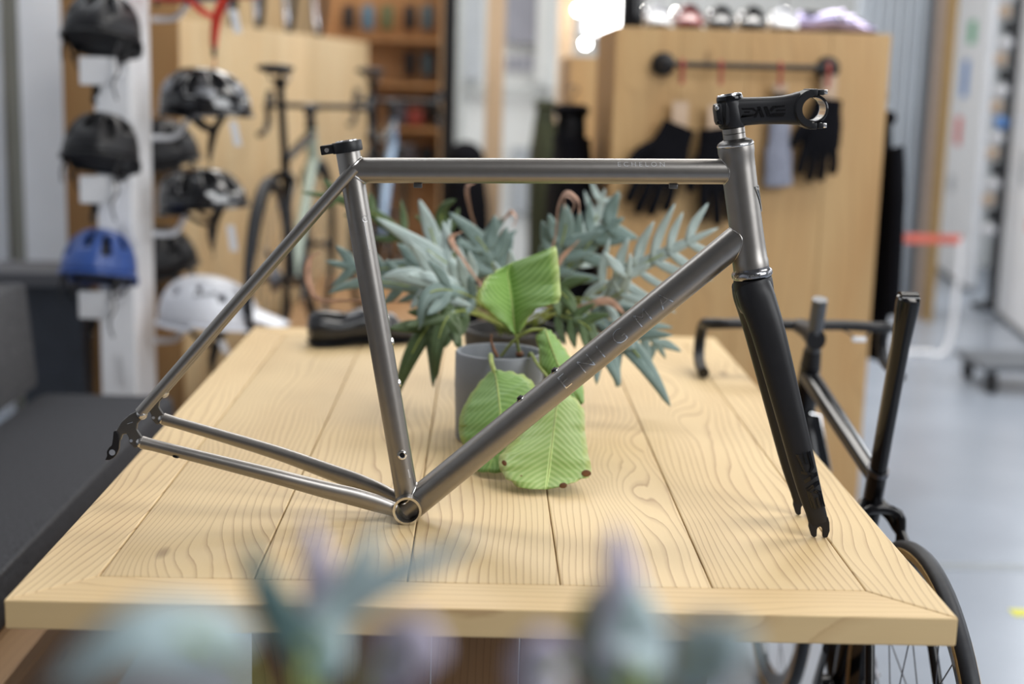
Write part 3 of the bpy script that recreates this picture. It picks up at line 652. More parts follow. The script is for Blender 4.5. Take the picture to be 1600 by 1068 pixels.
FR = [  # (path points px,py,Y), lobes, lobe length, width, tone, dry
 ([(900, 475, 2.72), (975, 430, 2.66), (1045, 392, 2.63), (1122, 356, 2.62)], 6, .085, .0095, 0, 0),
 ([(880, 470, 2.70), (940, 468, 2.62), (975, 450, 2.58), (985, 395, 2.57)], 4, .07, .009, 0, 0),
 ([(850, 455, 2.82), (900, 405, 2.80), (935, 365, 2.79), (975, 340, 2.78)], 4, .075, .014, 1, 0),
 ([(840, 450, 2.80), (872, 395, 2.78), (885, 345, 2.77), (880, 318, 2.77)], 3, .06, .013, 1, 1),
 ([(870, 450, 2.92), (915, 380, 2.98), (935, 330, 3.0), (945, 295, 3.0)], 4, .05, .008, 0, 0),
 ([(890, 480, 2.68), (955, 515, 2.58), (1005, 565, 2.52), (1047, 634, 2.48)], 2, .075, .0135, 1, 0),
 ([(900, 480, 2.74), (970, 490, 2.68), (1015, 520, 2.66), (1040, 560, 2.66)], 4, .06, .009, 1, 0),
 ([(870, 480, 2.66), (930, 530, 2.56), (955, 565, 2.52), (968, 604, 2.5)], 2, .05, .012, 1, 0),
 ([(840, 490, 2.66), (900, 500, 2.56), (925, 520, 2.54), (930, 560, 2.53)], 3, .05, .009, 2, 0),
 ([(780, 455, 2.80), (765, 400, 2.80), (740, 365, 2.80), (702, 332, 2.80)], 3, .06, .013, 1, 0),
 ([(770, 460, 2.84), (755, 400, 2.88), (770, 360, 2.9), (790, 340, 2.9)], 3, .05, .012, 1, 1),
 ([(760, 465, 2.75), (710, 420, 2.7), (660, 385, 2.68), (588, 340, 2.67)], 2, .065, .0135, 0, 0),
 ([(750, 465, 2.78), (690, 400, 2.78), (670, 350, 2.78), (655, 312, 2.78)], 3, .065, .012, 0, 0),
 ([(740, 450, 2.85), (700, 380, 2.9), (690, 330, 2.9), (712, 312, 2.88)], 2, .06, .010, 2, 0),
 ([(750, 470, 2.72), (690, 445, 2.64), (640, 430, 2.6), (598, 432, 2.6)], 3, .06, .014, 0, 0),
 ([(755, 475, 2.70), (700, 440, 2.60), (690, 460, 2.56), (737, 478, 2.55)], 2, .055, .012, 0, 0),
 ([(760, 480, 2.68), (715, 455, 2.56), (668, 460, 2.52), (655, 515, 2.5)], 2, .05, .011, 1, 0),
 ([(740, 490, 2.66), (680, 500, 2.56), (640, 560, 2.52), (618, 622, 2.52)], 3, .065, .012, 2, 0),
 ([(750, 490, 2.64), (705, 490, 2.54), (684, 535, 2.5), (681, 592, 2.49)], 3, .06, .0115, 2, 0),
 ([(755, 480, 2.74), (660, 420, 2.74), (580, 420, 2.74), (508, 408, 2.75)], 4, .055, .012, 1, 0),
 ([(745, 485, 2.72), (650, 450, 2.70), (570, 440, 2.68), (512, 458, 2.68)], 3, .05, .0095, 1, 0),
 ([(730, 470, 2.86), (640, 380, 2.95), (560, 320, 3.0), (470, 300, 3.0)], 4, .05, .010, 2, 0),
 ([(800, 470, 2.72), (800, 450, 2.62), (780, 440, 2.58), (750, 455, 2.55)], 2, .06, .012, 0, 0),
 ([(830, 480, 2.70), (860, 450, 2.62), (890, 470, 2.58), (900, 500, 2.57)], 3, .05, .010, 2, 0),
]
for i, (q, lb, ln, wd, tone, dry) in enumerate(FR):
    frond(fx(*q), lb, ln, wd, FERN[tone], fern, seed=i, dry=dry)
for i, q in enumerate((((735, 480, 2.74), (560, 470, 2.72), (500, 468, 2.72), (482, 440, 2.72), (484, 405, 2.72), (500, 395, 2.72)), ((790, 470, 2.85), (745, 360, 2.9), (733, 320, 2.9), (730, 292, 2.9), (742, 285, 2.9)), ((820, 470, 2.8), (868, 420, 2.76), (880, 400, 2.76), (905, 375, 2.76)), ((830, 460, 2.72), (865, 380, 2.70), (872, 325, 2.70), (885, 300, 2.70), (903, 312, 2.70), (905, 335, 2.70)), ((770, 470, 2.74), (720, 400, 2.70), (705, 372, 2.70), (722, 362, 2.70)), ((840, 480, 2.68), (905, 480, 2.6), (950, 470, 2.58), (985, 500, 2.57)))):
    pth = cr_(fx(*q), 6); ob('dry_frond', B().tube(pth, [(.0015+.006*max(0, math.sin(4.5*(k/len(pth))**3)), .0013) for k in range(len(pth))], 8), DRY, fern)
# ================================================================== FOREGROUND FERN ON ITS STAND (mostly below the frame)
FY = .58
fp_c = V((W(640, 1068, FY).x, FY, .72))
stand = thing('plant_stand', 'round wooden plant stand below the blurred foreground fern', 'stand', (fp_c.x, FY, 0))
ob('stand_top', B().lathe([(.001, .7), (.15, .7), (.152, .704), (.152, .716), (.15, .72), (.001, .72)], (fp_c.x, FY, 0), seg=32), LEGW, stand)
for k in range(3):
    a_ = k*2.094+.5; ob('leg', B().tube([V((fp_c.x+.15*math.cos(a_), FY+.15*math.sin(a_), .0)), V((fp_c.x+.09*math.cos(a_), FY+.09*math.sin(a_), .702))], [.011, .014], 10), LEGW, stand)
p3 = thing('flower_pot', 'plain grey pot on the wooden plant stand', 'pot', fp_c)
ob('pot_wall', B().lathe([(.001, .0005), (.085, .0005), (.1, .15), (.093, .15), (.085, .1), (.001, .1)], fp_c, seg=36), POTG, p3)
ob('soil', B().lathe([(.001, .13), (.0905, .128), (.088, .11), (.001, .11)], fp_c, seg=24), SOIL, p3)
f2 = thing('blue_fern', 'blurred blue-green fern fronds reaching up in front of the table edge', 'plant', fp_c+V((0, 0, .128)))
FT = [leafmat('front_fern_teal', (.10, .18, .18), (.13, .22, .22), (.13, .17, .15), 5, .5), leafmat('front_fern_pale', (.42, .54, .56), (.48, .6, .62), (.5, .54, .6), 5, .5), leafmat('front_fern_lilac', (.56, .5, .64), (.62, .57, .7), (.6, .5, .58), 5, .6), leafmat('front_fern_green', (.11, .14, .04), (.14, .17, .06), (.12, .12, .05), 5, .5)]
fb = fp_c+V((0, 0, .13))
FF = [([(480, 1120, .80), (490, 1040, .83), (430, 950, .85), (385, 848, .86)], 0, .0085),
      ([(500, 1130, .82), (505, 1030, .84), (520, 960, .85), (600, 905, .85), (745, 845, .85)], 1, .0075),
      ([(510, 1130, .84), (505, 1000, .86), (500, 900, .87), (482, 810, .88)], 2, .0075),
      ([(470, 1130, .80), (500, 1040, .84), (525, 960, .86), (560, 880, .87), (600, 815, .88)], 1, .0055),
      ([(960, 1130, .80), (965, 1040, .83), (975, 950, .85), (960, 820, .86)], 2, .0105),
      ([(985, 1130, .80), (985, 1050, .82), (995, 980, .83), (990, 910, .84)], 1, .012),
      ([(930, 1130, .82), (925, 1040, .84), (925, 980, .85), (930, 915, .86)], 3, .008),
      ([(420, 1140, .74), (330, 1010, .70), (210, 995, .68), (80, 1080, .68)], 1, .010),
      ([(1000, 1130, .74), (1080, 1040, .71), (1130, 1010, .70), (1180, 990, .7)], 1, .011),
      ([(560, 1130, .78), (610, 1040, .76), (650, 1005, .75), (690, 1030, .75)], 2, .010),
      ([(870, 1130, .78), (850, 1060, .76), (845, 1020, .75), (835, 985, .75)], 2, .010)]
for q, tone, wd in FF:
    pth = [fb+V((random.uniform(-.03, .03), random.uniform(-.02, .02), 0))]+[W(p_[0], p_[1], p_[2]*.72) for p_ in q]
    x = B(); full = cr_(pth, 5); k0 = len(full)//3
    strip(x, [full[int(lerp(k0, len(full)-1, i/6))] for i in range(7)], wd*1.35, V((0, -1, .3)), .15, True)
    o = ob('frond', x, FT[tone], f2, solid=.0006)
    ob('frond_stalk', B().tube(full[:k0+6], .002, 8), STALK, o)
# ================================================================== CYCLING SHOE(S)
def make_shoe(name, label, cat, um, sm, group=None):
    t = thing(name, label, cat, group=group)           # local: toe +Y, sole at z=0, length .27
    st_ = [(-.135, .020, .012, .070), (-.125, .032, .006, .080), (-.10, .037, .004, .078), (-.065, .037, .006, .066), (-.03, .036, .010, .078), (0, .039, .010, .086), (.035, .044, .006, .072), (.07, .046, .004, .055), (.10, .041, .005, .043), (.122, .030, .008, .034), (.135, .012, .014, .024)]
    rings = []
    for y, hw, z0, z1 in st_:
        rg = []
        for k in range(20):
            a_ = 2*math.pi*k/20; ce, se = math.cos(a_), math.sin(a_)
            w_ = hw*(1 if se < 0 else 1-.45*se*se); rg.append(V((w_*math.copysign(abs(ce)**.75, ce), y, (z0+z1)/2+(z1-z0)/2*math.copysign(abs(se)**.8, se))))
        rings.append(rg)
    ob('upper', B().loft(rings), um, t, local=True, sub_=1)
    ob('sole', B().loft([[V((hw*1.02*math.cos(2*math.pi*k/16), y, z0-.001+.004*math.sin(2*math.pi*k/16))) for k in range(16)] for y, hw, z0, z1 in st_]), sm, t, local=True)
    ob('opening', B().ell((0, -.082, .0735), (.024, .04, .006), M.Rotation(R(-6), 3, 'X')), INK, t, local=True)
    ob('heel_pad', B().box((0, -.105, .0045), (.05, .04, .009), None, .003), BLKR, t, local=True)
    for y, z in ((.055, .064), (.02, .0805)):
        ob('strap', B().tube([V((.046*math.cos(a_)*.93, y+.01*math.cos(a_), .035+(z-.032)*math.sin(a_))) for a_ in [R(12+13*k) for k in range(13)]], (.0085, .0012), 8, hint=(0, 1, 0)), um, t, local=True)
    ob('dial', B().lathe([(.001, .009), (.009, .008), (.0105, .0), (.0105, -.004)], (.034, .03, .058), (.8, 0, .6), 16), SIL, t, local=True)
    return t
SHB = mat('shoe_black', (.012, .013, .017), .28, 0, .2, 40, coat=.2)
shoe = make_shoe('cycling_shoe', 'black cycling shoe standing on the table beside the fern', 'shoe', SHB, BLKR)
q0 = G(475, 549, TZ); q1 = G(655, 533, TZ); mid = (q0+q1)/2
shoe.location = (mid.x, mid.y+.04, TZ+.001); shoe.rotation_euler = (0, 0, math.atan2(q1.y-q0.y, q1.x-q0.x)-R(90)+R(-8))
shoe.scale = (1.0, 1.0, 1.0)
# ================================================================== BENCH
bn = thing('bench', 'dark grey upholstered bench seat with backrest on a wooden base beside the table', 'bench', (-1.15, 2.4, 0))
BASEW = wood('bench_base_wood', (.34, .2, .09), (.16, .08, .03), 40, 'Y', .6, .6, .6)
ob('base', B().box((-1.095, 2.35, .15), (.598, 3.2, .30)), BASEW, bn, smooth=False, bevel=.003)
pe = [-1.395, -1.2, -1.03, -.867, -.795]
for k in range(4):
    ob('base_plank', B().box(((pe[k]+pe[k+1])/2, 2.35, .316), (pe[k+1]-pe[k]-.003, 3.2, .03)), BASEW, bn, smooth=False, bevel=.002)
ob('seat_cushion', B().box((-1.0575, 2.39, .391), (.385, 3.18, .118), None, .03), FAB, bn)
ob('backrest', B().box((-1.312, 2.39, .61), (.10, 3.18, .30), M.Rotation(R(-5), 3, 'Y'), .02), FAB2, bn)
ob('seat_piping', B().tube([(-.873, .85, .442), (-.873, 3.95, .442)], .004, 8), FAB2, bn)
dk = mat('dark_slate', (.035, .04, .052), .6, 0, .15, 10)
o = thing('storage_box', 'dark slate storage box with a grey lid behind the bench end', 'box', (-1.55, 4.95, 0))
a_, c_ = W(30, 500, 4.8), W(126, 500, 4.8)
ob('box_body', B().box(((a_.x+c_.x)/2, 4.96, .31), (c_.x-a_.x, .26, .62), None, .004), dk, o, smooth=False)
ob('box_lid', B().box(((a_.x+c_.x)/2-.08, 4.95, .645), (c_.x-a_.x+.14, .3, .05), None, .006), mat('dark_grey_lid', (.1, .1, .11), .6, 0, .1, 10), o, smooth=False)
# ================================================================== BICYCLES
def make_wheel(parent, axle, deep, tyre, wall, rimm, nsp=20, r=.335, name='wheel', seg=72):
    ax_ = V(axle)
    o = ob(name, B().lathe([(r-.022, -.011), (r-.012, -.0135), (r-.004, -.0105), (r, -.004), (r, .004), (r-.004, .0105), (r-.012, .0135), (r-.022, .011)], ax_, (1, 0, 0), seg, True), tyre, parent, local=True)
    for s_ in (-1, 1):
        ob('tyre_sidewall', B().lathe([(r-.0235, s_*.0112), (r-.0235, s_*.0128), (r-.0125, s_*.0142), (r-.0105, s_*.0125)], ax_, (1, 0, 0), seg, True), wall, o, local=True)
    ob('rim', B().lathe([(r-.023, -.0115), (r-.023-deep, -.004), (r-.023-deep, .004), (r-.023, .0115)], ax_, (1, 0, 0), seg, True), rimm, o, local=True)
    ob('hub', B().lathe([(.006, -.05), (.012, -.048), (.02, -.032), (.02, -.029), (.011, -.026), (.010, .026), (.02, .029), (.02, .032), (.012, .048), (.006, .05)], ax_, (1, 0, 0), 20), GLO, o, local=True)
    x = B()
    for k in range(nsp):
        a_ = 2*math.pi*k/nsp; s_ = -1 if k % 2 else 1; h_ = a_+(.9 if (k//2) % 2 else -.9)
        x.tube([ax_+V((s_*.03, .02*math.cos(h_), .02*math.sin(h_))), ax_+V((s_*.002, (r-.025-deep)*math.cos(a_), (r-.025-deep)*math.sin(a_)))], .0011, 5)
    ob('spokes', x, STEEL, o, local=True)
    return o
TAN = mat('tan_sidewall', (.42, .26, .085), .6, 0, .15, 40)
RUB = mat('tyre_rubber', (.016, .018, .023), .5, 0, .15, 90, spec=.35)
def make_bike(label, fm, wall, saddle, aero, fm2=None, group=None, post_top=1.04, barm=None, loc=(0, 0, 0), rz=0):
    t = thing('bicycle', label, 'bicycle', (0, 0, 0), group); barm = barm or BLK; fm2 = fm2 or fm
    BB = V((0, 0, .27)); RA = V((0, -.407, .336)); FA = V((0, .585, .336))
    HTt, HTb = V((0, .385, .80)), V((0, .425, .665)); sd = V((0, -.285, .9585)).normalized(); STt = BB+sd*.475
    make_wheel(t, RA, .035 if aero else .02, RUB, wall, GLO, name='rear_wheel'); make_wheel(t, FA, .035 if aero else .02, RUB, wall, GLO, name='front_wheel')
    fl_ = 1.5 if aero else 1
    ob('seat_tube', B().tube([BB, STt], (.017*fl_ if aero else .016, .016), 20, hint=(0, 1, 0)), fm, t, local=True)
    ob('top_tube', B().tube([HTt+V((0, .0, -.025)), lerp(HTt, STt, .5)+V((0, 0, -.022)), STt+sd*-.02], [(.019, .021), (.016, .019), (.014, .016)], 20, hint=(0, 0, 1)), fm, t, local=True)
    ob('down_tube', B().tube([HTb+V((0, -.0, .02)), BB], (.026 if aero else .021, .021), 20, hint=(0, .7, .7)), fm2, t, local=True)
    ob('head_tube', B().tube([HTb, HTt], [(.026, .025), (.022, .021)], 20, hint=(0, 1, 0)), fm2, t, local=True)
    ob('bottom_bracket', B().lathe([(.021, -.036), (.021, .036)], BB, (1, 0, 0), 24), fm, t, local=True)
    for s_ in (-1, 1):
        ob('chain_stay', B().tube([BB+V((s_*.022, -.02, 0)), BB+V((s_*.04, -.2, .035)), RA+V((s_*.062, .01, 0))], [.013, .011, .008], 14), fm, t, local=True)
        ob('seat_stay', B().tube(cr_([STt+sd*-.07+V((s_*.012, 0, 0)), STt+sd*-.085+V((s_*.034, -.05, -.012)), lerp(STt, RA, .45)+V((s_*.045, -.03, 0)), RA+V((s_*.062, 0, .01))], 5), [.012]*6+[.008]*10, 12), fm, t, local=True)
        ob('fork_blade', B().tube([HTb+V((s_*.012, .005, .0)), HTb+V((s_*.042, .02, -.05)), FA+V((s_*.05, -.012, .12)), FA+V((s_*.05, 0, 0))], [(.024, .016), (.022, .011), (.014, .008), (.01, .006)], 14, hint=(0, 1, 0)), fm, t, local=True)
    sp1 = BB+sd*((post_top-BB.z)/sd.z)
    if aero:
        po = ob('seat_post', B().tube([STt-sd*.02, STt+sd*.1, sp1-sd*.09, sp1-sd*.05, sp1-sd*.02, sp1-sd*.004, sp1], [(.020, .0145), (.020, .0145), (.0205, .0148), (.022, .0172), (.0235, .0188), (.022, .018), (.015, .012)], 24, hint=(0, 1, 0)), GLO, t, local=True)
        ob('post_cradle', B().lathe([(.013, -.014), (.0155, -.014), (.0155, .014), (.013, .014)], sp1-sd*.010, (1, 0, 0), 18, True), GLO, po, local=True)
        ob('seat_collar', B().tube([STt-sd*.006, STt+sd*.002], (.0265, .018), 24, hint=(0, 1, 0)), STEEL, t, local=True)
        ob('collar_bolt', B().ell(STt+V((0, .034, -.012)), (.012, .007, .006)), SIL, t, local=True)
    else: ob('seat_post', B().tube([STt, sp1], .0136, 16), barm, t, local=True)
    if saddle:
        rings = []
        for y, hw, z in ((-.13, .02, .0), (-.12, .06, .004), (-.07, .068, .004), (-.01, .045, 0), (.05, .024, -.002), (.11, .019, 0), (.14, .012, -.008)):
            rings.append([V((hw*math.cos(a_), y, z+(.02 if math.sin(a_) < 0 else .012)*math.sin(a_))) + sp1+V((0, 0, .045)) for a_ in [2*math.pi*k/16 for k in range(16)]])
        ob('saddle', B().loft(rings), BLK, t, local=True, sub_=1)
        for s_ in (-1, 1): ob('saddle_rail', B().tube(cr_([sp1+V((s_*.02, -.10, .04)), sp1+V((s_*.022, -.05, .008)), sp1+V((s_*.022, .04, .008)), sp1+V((s_*.008, .11, .036))], 4), .0035, 8), STEEL, t, local=True)
        ob('saddle_clamp', B().lathe([(.014, -.02), (.014, .02)], sp1, (1, 0, 0), 16), BLK, t, local=True)
    hd_ = (HTt-HTb).normalized(); stp_ = HTt+hd_*.062
    ob('steerer_spacers', B().tube([HTt, HTt+hd_*.035], [.021, .018], 20), BLK, t, local=True)
    ob('steerer', B().tube([HTt+hd_*.03, HTt+hd_*(.15 if aero else .09)], .0155, 20), mat('spacer_grey', (.06, .065, .075), .35, 0, .08, 60), t, local=True)
    BAR = V((0, .492, .864 if aero else .876)); dz_ = .0125 if aero else 0
    ob('stem', B().tube([stp_+V((0, -.018, 0)), stp_+V((0, .02, .002)), lerp(stp_, BAR, .6), BAR], [(.022, .02), (.022, .019), (.0165, .015), (.015, .024)], 18), BLK, t, local=True)
    for s_ in (-1, 1):
        q = [BAR, BAR+V((s_*.09, .004, .002)), BAR+V((s_*.165, .0, .0)), BAR+V((s_*.192, .014, -.003)), BAR+V((s_*.198, .055, -.012)), BAR+V((s_*.2, .078, -.045)), BAR+V((s_*.203, .065, -.082)), BAR+V((s_*.207, .02, -.106+dz_)), BAR+V((s_*.209, -.045, -.1105+dz_))]
        pth = cr_(q, 5); hb_ = ob('handlebar', B().tube(pth, [(.011, .016)]*11+[.0119]*(len(pth)-11), 16, hint=(0, 0, 1)), barm, t, local=True)
        ob('bar_end', B().lathe([(.0001, .0006), (.0095, .0006), (.0095, -.004)], pth[-1], (pth[-1]-pth[-2]), 16), INK, hb_, local=True)
        if saddle:
            h0 = pth[19]; ob('brake_hood', B().tube(cr_([h0+V((0, -.012, .0)), h0+V((0, .03, .016)), h0+V((0, .06, .04)), h0+V((0, .066, .062))], 4), [.013]*5+[.017]*5+[.014]*3, 12), BLKR, t, local=True)
            ob('brake_lever', B().tube(cr_([h0+V((0, .06, .03)), h0+V((0, .068, -.02)), h0+V((0, .05, -.08))], 4), (.008, .004), 8), GLO, t, local=True)
    for s_ in (-1, 1):
        ob('crank_arm', B().tube([BB+V((s_*.045, 0, 0)), BB+V((s_*.058, .0, -.0))+V((s_*.006, s_*.12, -s_*.122))], [(.014, .007), (.010, .006)], 12), GLO, t, local=True)
    cr0 = ob('chainring', B().lathe([(.094, .042), (.098, .042), (.098, .046), (.094, .046)], BB, (1, 0, 0), 48, True), STEEL, t, local=True)
    for k in range(5):
        a_ = k*1.2566; ob('chainring_spider', B().tube([BB+V((.045, 0, 0)), BB+V((.045, .094*math.cos(a_), .094*math.sin(a_)))], .006, 8), GLO, cr0, local=True)
    ob('rear_brake', B().tube(cr_([STt-sd*.10+V((-.035, -.07, -.03)), STt-sd*.07+V((-.03, -.055, 0)), STt-sd*.07+V((.03, -.055, 0)), STt-sd*.10+V((.035, -.07, -.03))], 4), .008, 10), GLO, t, local=True)
    ob('derailleur', B().box(RA+V((.062, .01, -.07)), (.014, .028, .11), M.Rotation(R(15), 3, 'X'), .005), GLO, t, local=True)
    ob('cassette', B().lathe([(.048, .012), (.03, .036), (.001, .036)], RA, (1, 0, 0), 28), STEEL, t, local=True)
    t.location = loc; t.rotation_euler = (0, 0, rz); return t
bike = make_bike('glossy black road bicycle without a saddle parked beside the table', GLO, TAN, False, True, loc=(.685, 2.475, .0), rz=R(.5))
# made-up dark plate with a silver edge on the black bicycle's down tube
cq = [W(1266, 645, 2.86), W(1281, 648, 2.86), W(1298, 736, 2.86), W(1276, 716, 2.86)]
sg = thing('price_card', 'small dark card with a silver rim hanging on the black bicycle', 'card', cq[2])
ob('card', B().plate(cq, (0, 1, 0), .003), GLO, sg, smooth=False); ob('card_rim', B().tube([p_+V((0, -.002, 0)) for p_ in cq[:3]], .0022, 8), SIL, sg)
cb = thing('brake_cable', 'thin loose cable with a white clip below the black bicycle handlebar', 'cable', W(1341, 530, 2.94))
ob('cable', B().tube(cr_([W(1312, 512, 2.965), W(1326, 520, 2.95), W(1341, 529, 2.94), W(1353, 524, 2.95), W(1362, 510, 2.965)], 5), .0018, 6), BLK, cb)
ob('clip', B().box(W(1342, 530, 2.94), (.03, .010, .011), None, .003), WHITE, cb)
PLW = CABD
plinth = ob('plinth', B().box((-.50, 5.6, .177), (.62, 3.1, .354)), BASEW, smooth=False); tag(plinth, 'low wooden plinth carrying the two displayed bicycles', 'plinth')
SAGE = mat('sage_paint', (.36, .43, .36), .35, 0, .05, 10, coat=.4); BLUEF = mat('blue_grey_paint', (.26, .38, .55), .35, 0, .05, 10, coat=.4)
b2 = make_bike('sage and black road bicycle with drop bars on the wooden plinth', GLO, BLKR, True, False, SAGE, post_top=.97, loc=(W(450, 200, 4.95).x, 5.05, .355), rz=R(-3))
b3 = make_bike('pale blue road bicycle on the plinth behind the sage one', GLO, BLKR, True, False, BLUEF, post_top=.97, loc=(W(592, 200, 6.3).x, 6.35, .355), rz=R(-4))
# ================================================================== HELMET STAND AND HELMETS
HY = 4.30
pxl, pxr = W(151, 300, HY).x, W(206, 300, HY).x
hst = thing('helmet_stand', 'tall white helmet display post with bracket arms behind the bench', 'display stand', ((pxl+pxr)/2, HY+.13, 0))
ob('post', B().box(((pxl+pxr)/2, HY+.135, 1.05), (pxr-pxl, .27, 2.1), None, .004), WHITE, hst, smooth=False)
ob('base', B().box(((pxl+pxr)/2, HY+.135, .01), (.2, .3, .02)), WHITE, hst, smooth=False)
def make_helmet(label, sm, panel=None, vents='front', strapm=BLK, visor=False, group='helmets on the display post'):
    """local: front +Y, rim at z=0; shell with real vent openings over a dark liner"""
    t = thing('bicycle_helmet', label, 'helmet', group=group)
    nu, nv = 60, 14; Lx, Ly, Lz = .108, .142, .142
    def pt(i, j, k=1.0):
        a_ = 2*math.pi*i/nu; el = (j/nv)*math.pi/2
        ce = math.cos(el)**.8; y = Ly*ce*math.sin(a_); x_ = Lx*ce*math.cos(a_); z = Lz*math.sin(el)**.95
        rib = 1+.02*math.cos(6*a_)*math.cos(el)
        return V((x_*k*rib, y*k*rib-.012*math.sin(el), z*k+(.018*(1 if math.sin(a_) < -.3 else 0)*-1 if j == 0 else 0)))
    bm = B(); vv = [[bm.b.verts.new(pt(i, j)) for i in range(nu)] for j in range(nv)]; topv = bm.b.verts.new(pt(0, nv))
    def is_vent(i, j):
        if visor: return (i % 12 in (3, 4)) and j in (5, 6) or (i % 12 in (9, 10)) and j in (7, 8)
        return (i % 6 in (2, 3, 4)) and (3 <= j <= 8 if (i//6) % 2 else 5 <= j <= 10)
    for j in range(nv-1):
        for i in range(nu):
            if is_vent(i, j): continue
            bm.b.faces.new((vv[j][i], vv[j][(i+1) % nu], vv[j+1][(i+1) % nu], vv[j+1][i]))
    for i in range(nu): bm.b.faces.new((vv[nv-1][i], vv[nv-1][(i+1) % nu], topv))
    sh = ob('shell', bm, sm, t, local=True); md = sh.modifiers.new('solid', 'SOLIDIFY'); md.thickness = .016; md.offset = -1
    x = B(); x.loft([[pt(i, j, .86) for i in range(0, nu, 2)] for j in range(0, nv)]); ob('liner', x, BLKR, t, local=True)
    ob('rim_band', B().tube([pt(i, 0)*1.005+V((0, 0, -.004)) for i in range(nu)], .0065, 8, closed=True), sm, t, local=True)
    if panel and vents == 'side':
        for s_ in (-1, 1):
            for a0_, a1_, j0, j1 in ((.75, 1.2, 3.2, 6.5), (-.15, .3, 2.6, 5.0), (-1.2, -.8, 2.5, 6)):
                rows = []
                for k in range(6):
                    for_ = lerp(a0_, a1_, k/5)
                    rows.append([pt((for_ if s_ > 0 else math.pi-for_)/(2*math.pi)*nu, lerp(j0+(k-2.5)**2*.12, j1-(k-2.5)**2*.1, m_/5), 1.018) for m_ in range(6)])
                ob('side_panel', B().grid(rows), panel, t, local=True, solid=.003)
    for s_ in (-1, 1):
        ob('strap', B().tube(cr_([V((s_*.085, .06, .0)), V((s_*.075, .03, -.06)), V((s_*.03, .02, -.125)), V((0, .02, -.15))], 4), (.008, .0015), 6, hint=(0, 1, 0)), strapm, t, local=True)
        ob('strap', B().tube(cr_([V((s_*.085, -.06, .0)), V((s_*.08, -.01, -.05)), V((s_*.072, .028, -.066))], 4), (.008, .0015), 6, hint=(0, 1, 0)), strapm, t, local=True)
    ob('buckle', B().box((0, .02, -.155), (.022, .012, .03), None, .004), BLK, t, local=True)
    ob('strap_tail', B().tube(cr_([V((0, .02, -.165)), V((.006, .022, -.18)), V((.0, .02, -.20))], 4), (.007, .0015), 6), strapm, t, local=True)
    ob('retention_dial', B().lathe([(.001, .008), (.014, .006), (.016, 0)], (0, -.13, -.03), (0, -1, -.2), 16), BLK, t, local=True)
    if sm is HM:
        ob('loose_strap', B().tube(cr_([V((-.088, .05, -.005)), V((-.080, .085, -.06)), V((-.092, .08, -.10)), V((-.078, .085, -.15)), V((-.09, .08, -.195))], 5), (.0095, .003), 8, hint=(0, 1, 0)), strapm, t, local=True)
        ob('loose_strap', B().tube(cr_([V((.09, .04, -.005)), V((.082, .08, -.05)), V((.078, .08, -.085))], 4), (.006, .002), 8, hint=(0, 1, 0)), strapm, t, local=True)
    if visor:
        for k in range(5):
            i0 = -2.2+k*1.15
            ob('shell_marking', B().tube([pt(i0+d_*.9, 5.6+k*.22+e_, 1.012) for d_, e_ in ((0, 0), (.25, .9), (.55, .2), (.8, 1.0))][:3+k % 2], .0022, 6), BLK, t, local=True)
        rows = [[V((lerp(-.085, .085, k/8)*(1-.35*r_/5), .118+.105*r_/5-.03*abs(k-4)**2/16, .055-.035*r_/5-.006*abs(k-4)**2/8)) for k in range(9)] for r_ in range(6)]
        ob('visor', B().grid(rows), sm, t, local=True, solid=.005)
    return t
HM = mat('helmet_black', (.009, .009, .011), .4, 0, .15, 40, spec=.35); HG = mat('helmet_gloss_black', (.008, .008, .01), .12, 0, .1, 40, coat=.8)
HB_ = mat('helmet_blue', (.03, .075, .27), .35, 0, .12, 30); HW = mat('helmet_white', (.78, .80, .86), .35, 0, .03, 30); HP = mat('helmet_silver_panel', (.22, .225, .245), .22, .3, .08, 30); HR = mat('helmet_red', (.55, .035, .03), .4, 0, .1, 30)
GREYL = mat('grey_label', (.55, .57, .6), .5, 0, .05, 20)
def place(t, px, py, Y, rz, tilt=0): t.location = W(px, py, Y); t.rotation_euler = (tilt, 0, rz)
FYH = HY-.14
front = make_helmet('matte black helmet facing the bench, topmost in the front column of the white post', HM)
place(front, 159, 62, FYH, R(180-8), R(12))
h2_ = dup(front, W(157, 248, FYH), None, 'matte black helmet right above the blue helmet on the white post', rot=(R(12), 0, R(172)))
h3_ = dup(front, W(154, 428, FYH), None, 'blue helmet at the bottom of the front column on the white post', rot=(R(12), 0, R(172)), mats={'helmet_black': HB_})
for t_ in (front, h2_, h3_): t_.scale = (.98, .98, .95)
for i, (px, py) in enumerate(((153, 108), (153, 293), (151, 473))):
    a_ = W(px, py+3, HY-.22)
    o = ob('bracket_box', B().box(a_+V((0, .0, 0)), (.098, .03, .078), None, .004), WHITE, hst, smooth=False)
    ob('bracket_arm', B().box(V((a_.x, HY-.10, a_.z)), (.03, .21, .03)), WHITE, o, smooth=False)
for i, q in enumerate(((200, 190, 213, 225), (195, 345, 212, 390), (190, 550, 200, 600))):
    tg_ = ob('price_tag', B().plate([W(q[0], q[1], HY-.03), W(q[0]+7, q[1]-2, HY-.03), W(q[2]+4, q[3]-2, HY-.03), W(q[2]-4, q[3], HY-.03)], (0, 1, 0), .001), WHITE, smooth=False)
    tag(tg_, 'white price tag on the post just below the %s front helmet' % ('topmost black', 'second black', 'blue')[i], 'tag', 'price tags under the front helmets')
SX = HY+.10
hs1 = make_helmet('black helmet with silver side panels hanging below the red straps', HG, HP, 'side'); place(hs1, 322, 172, SX, R(-84), R(-4)); hs1.scale = (1.0, 1.0, .9)
hs2 = make_helmet('plain glossy black helmet right above the white helmet', HG); place(hs2, 318, 320, SX, R(-88), R(3)); hs2.scale = (1, .98, .82)
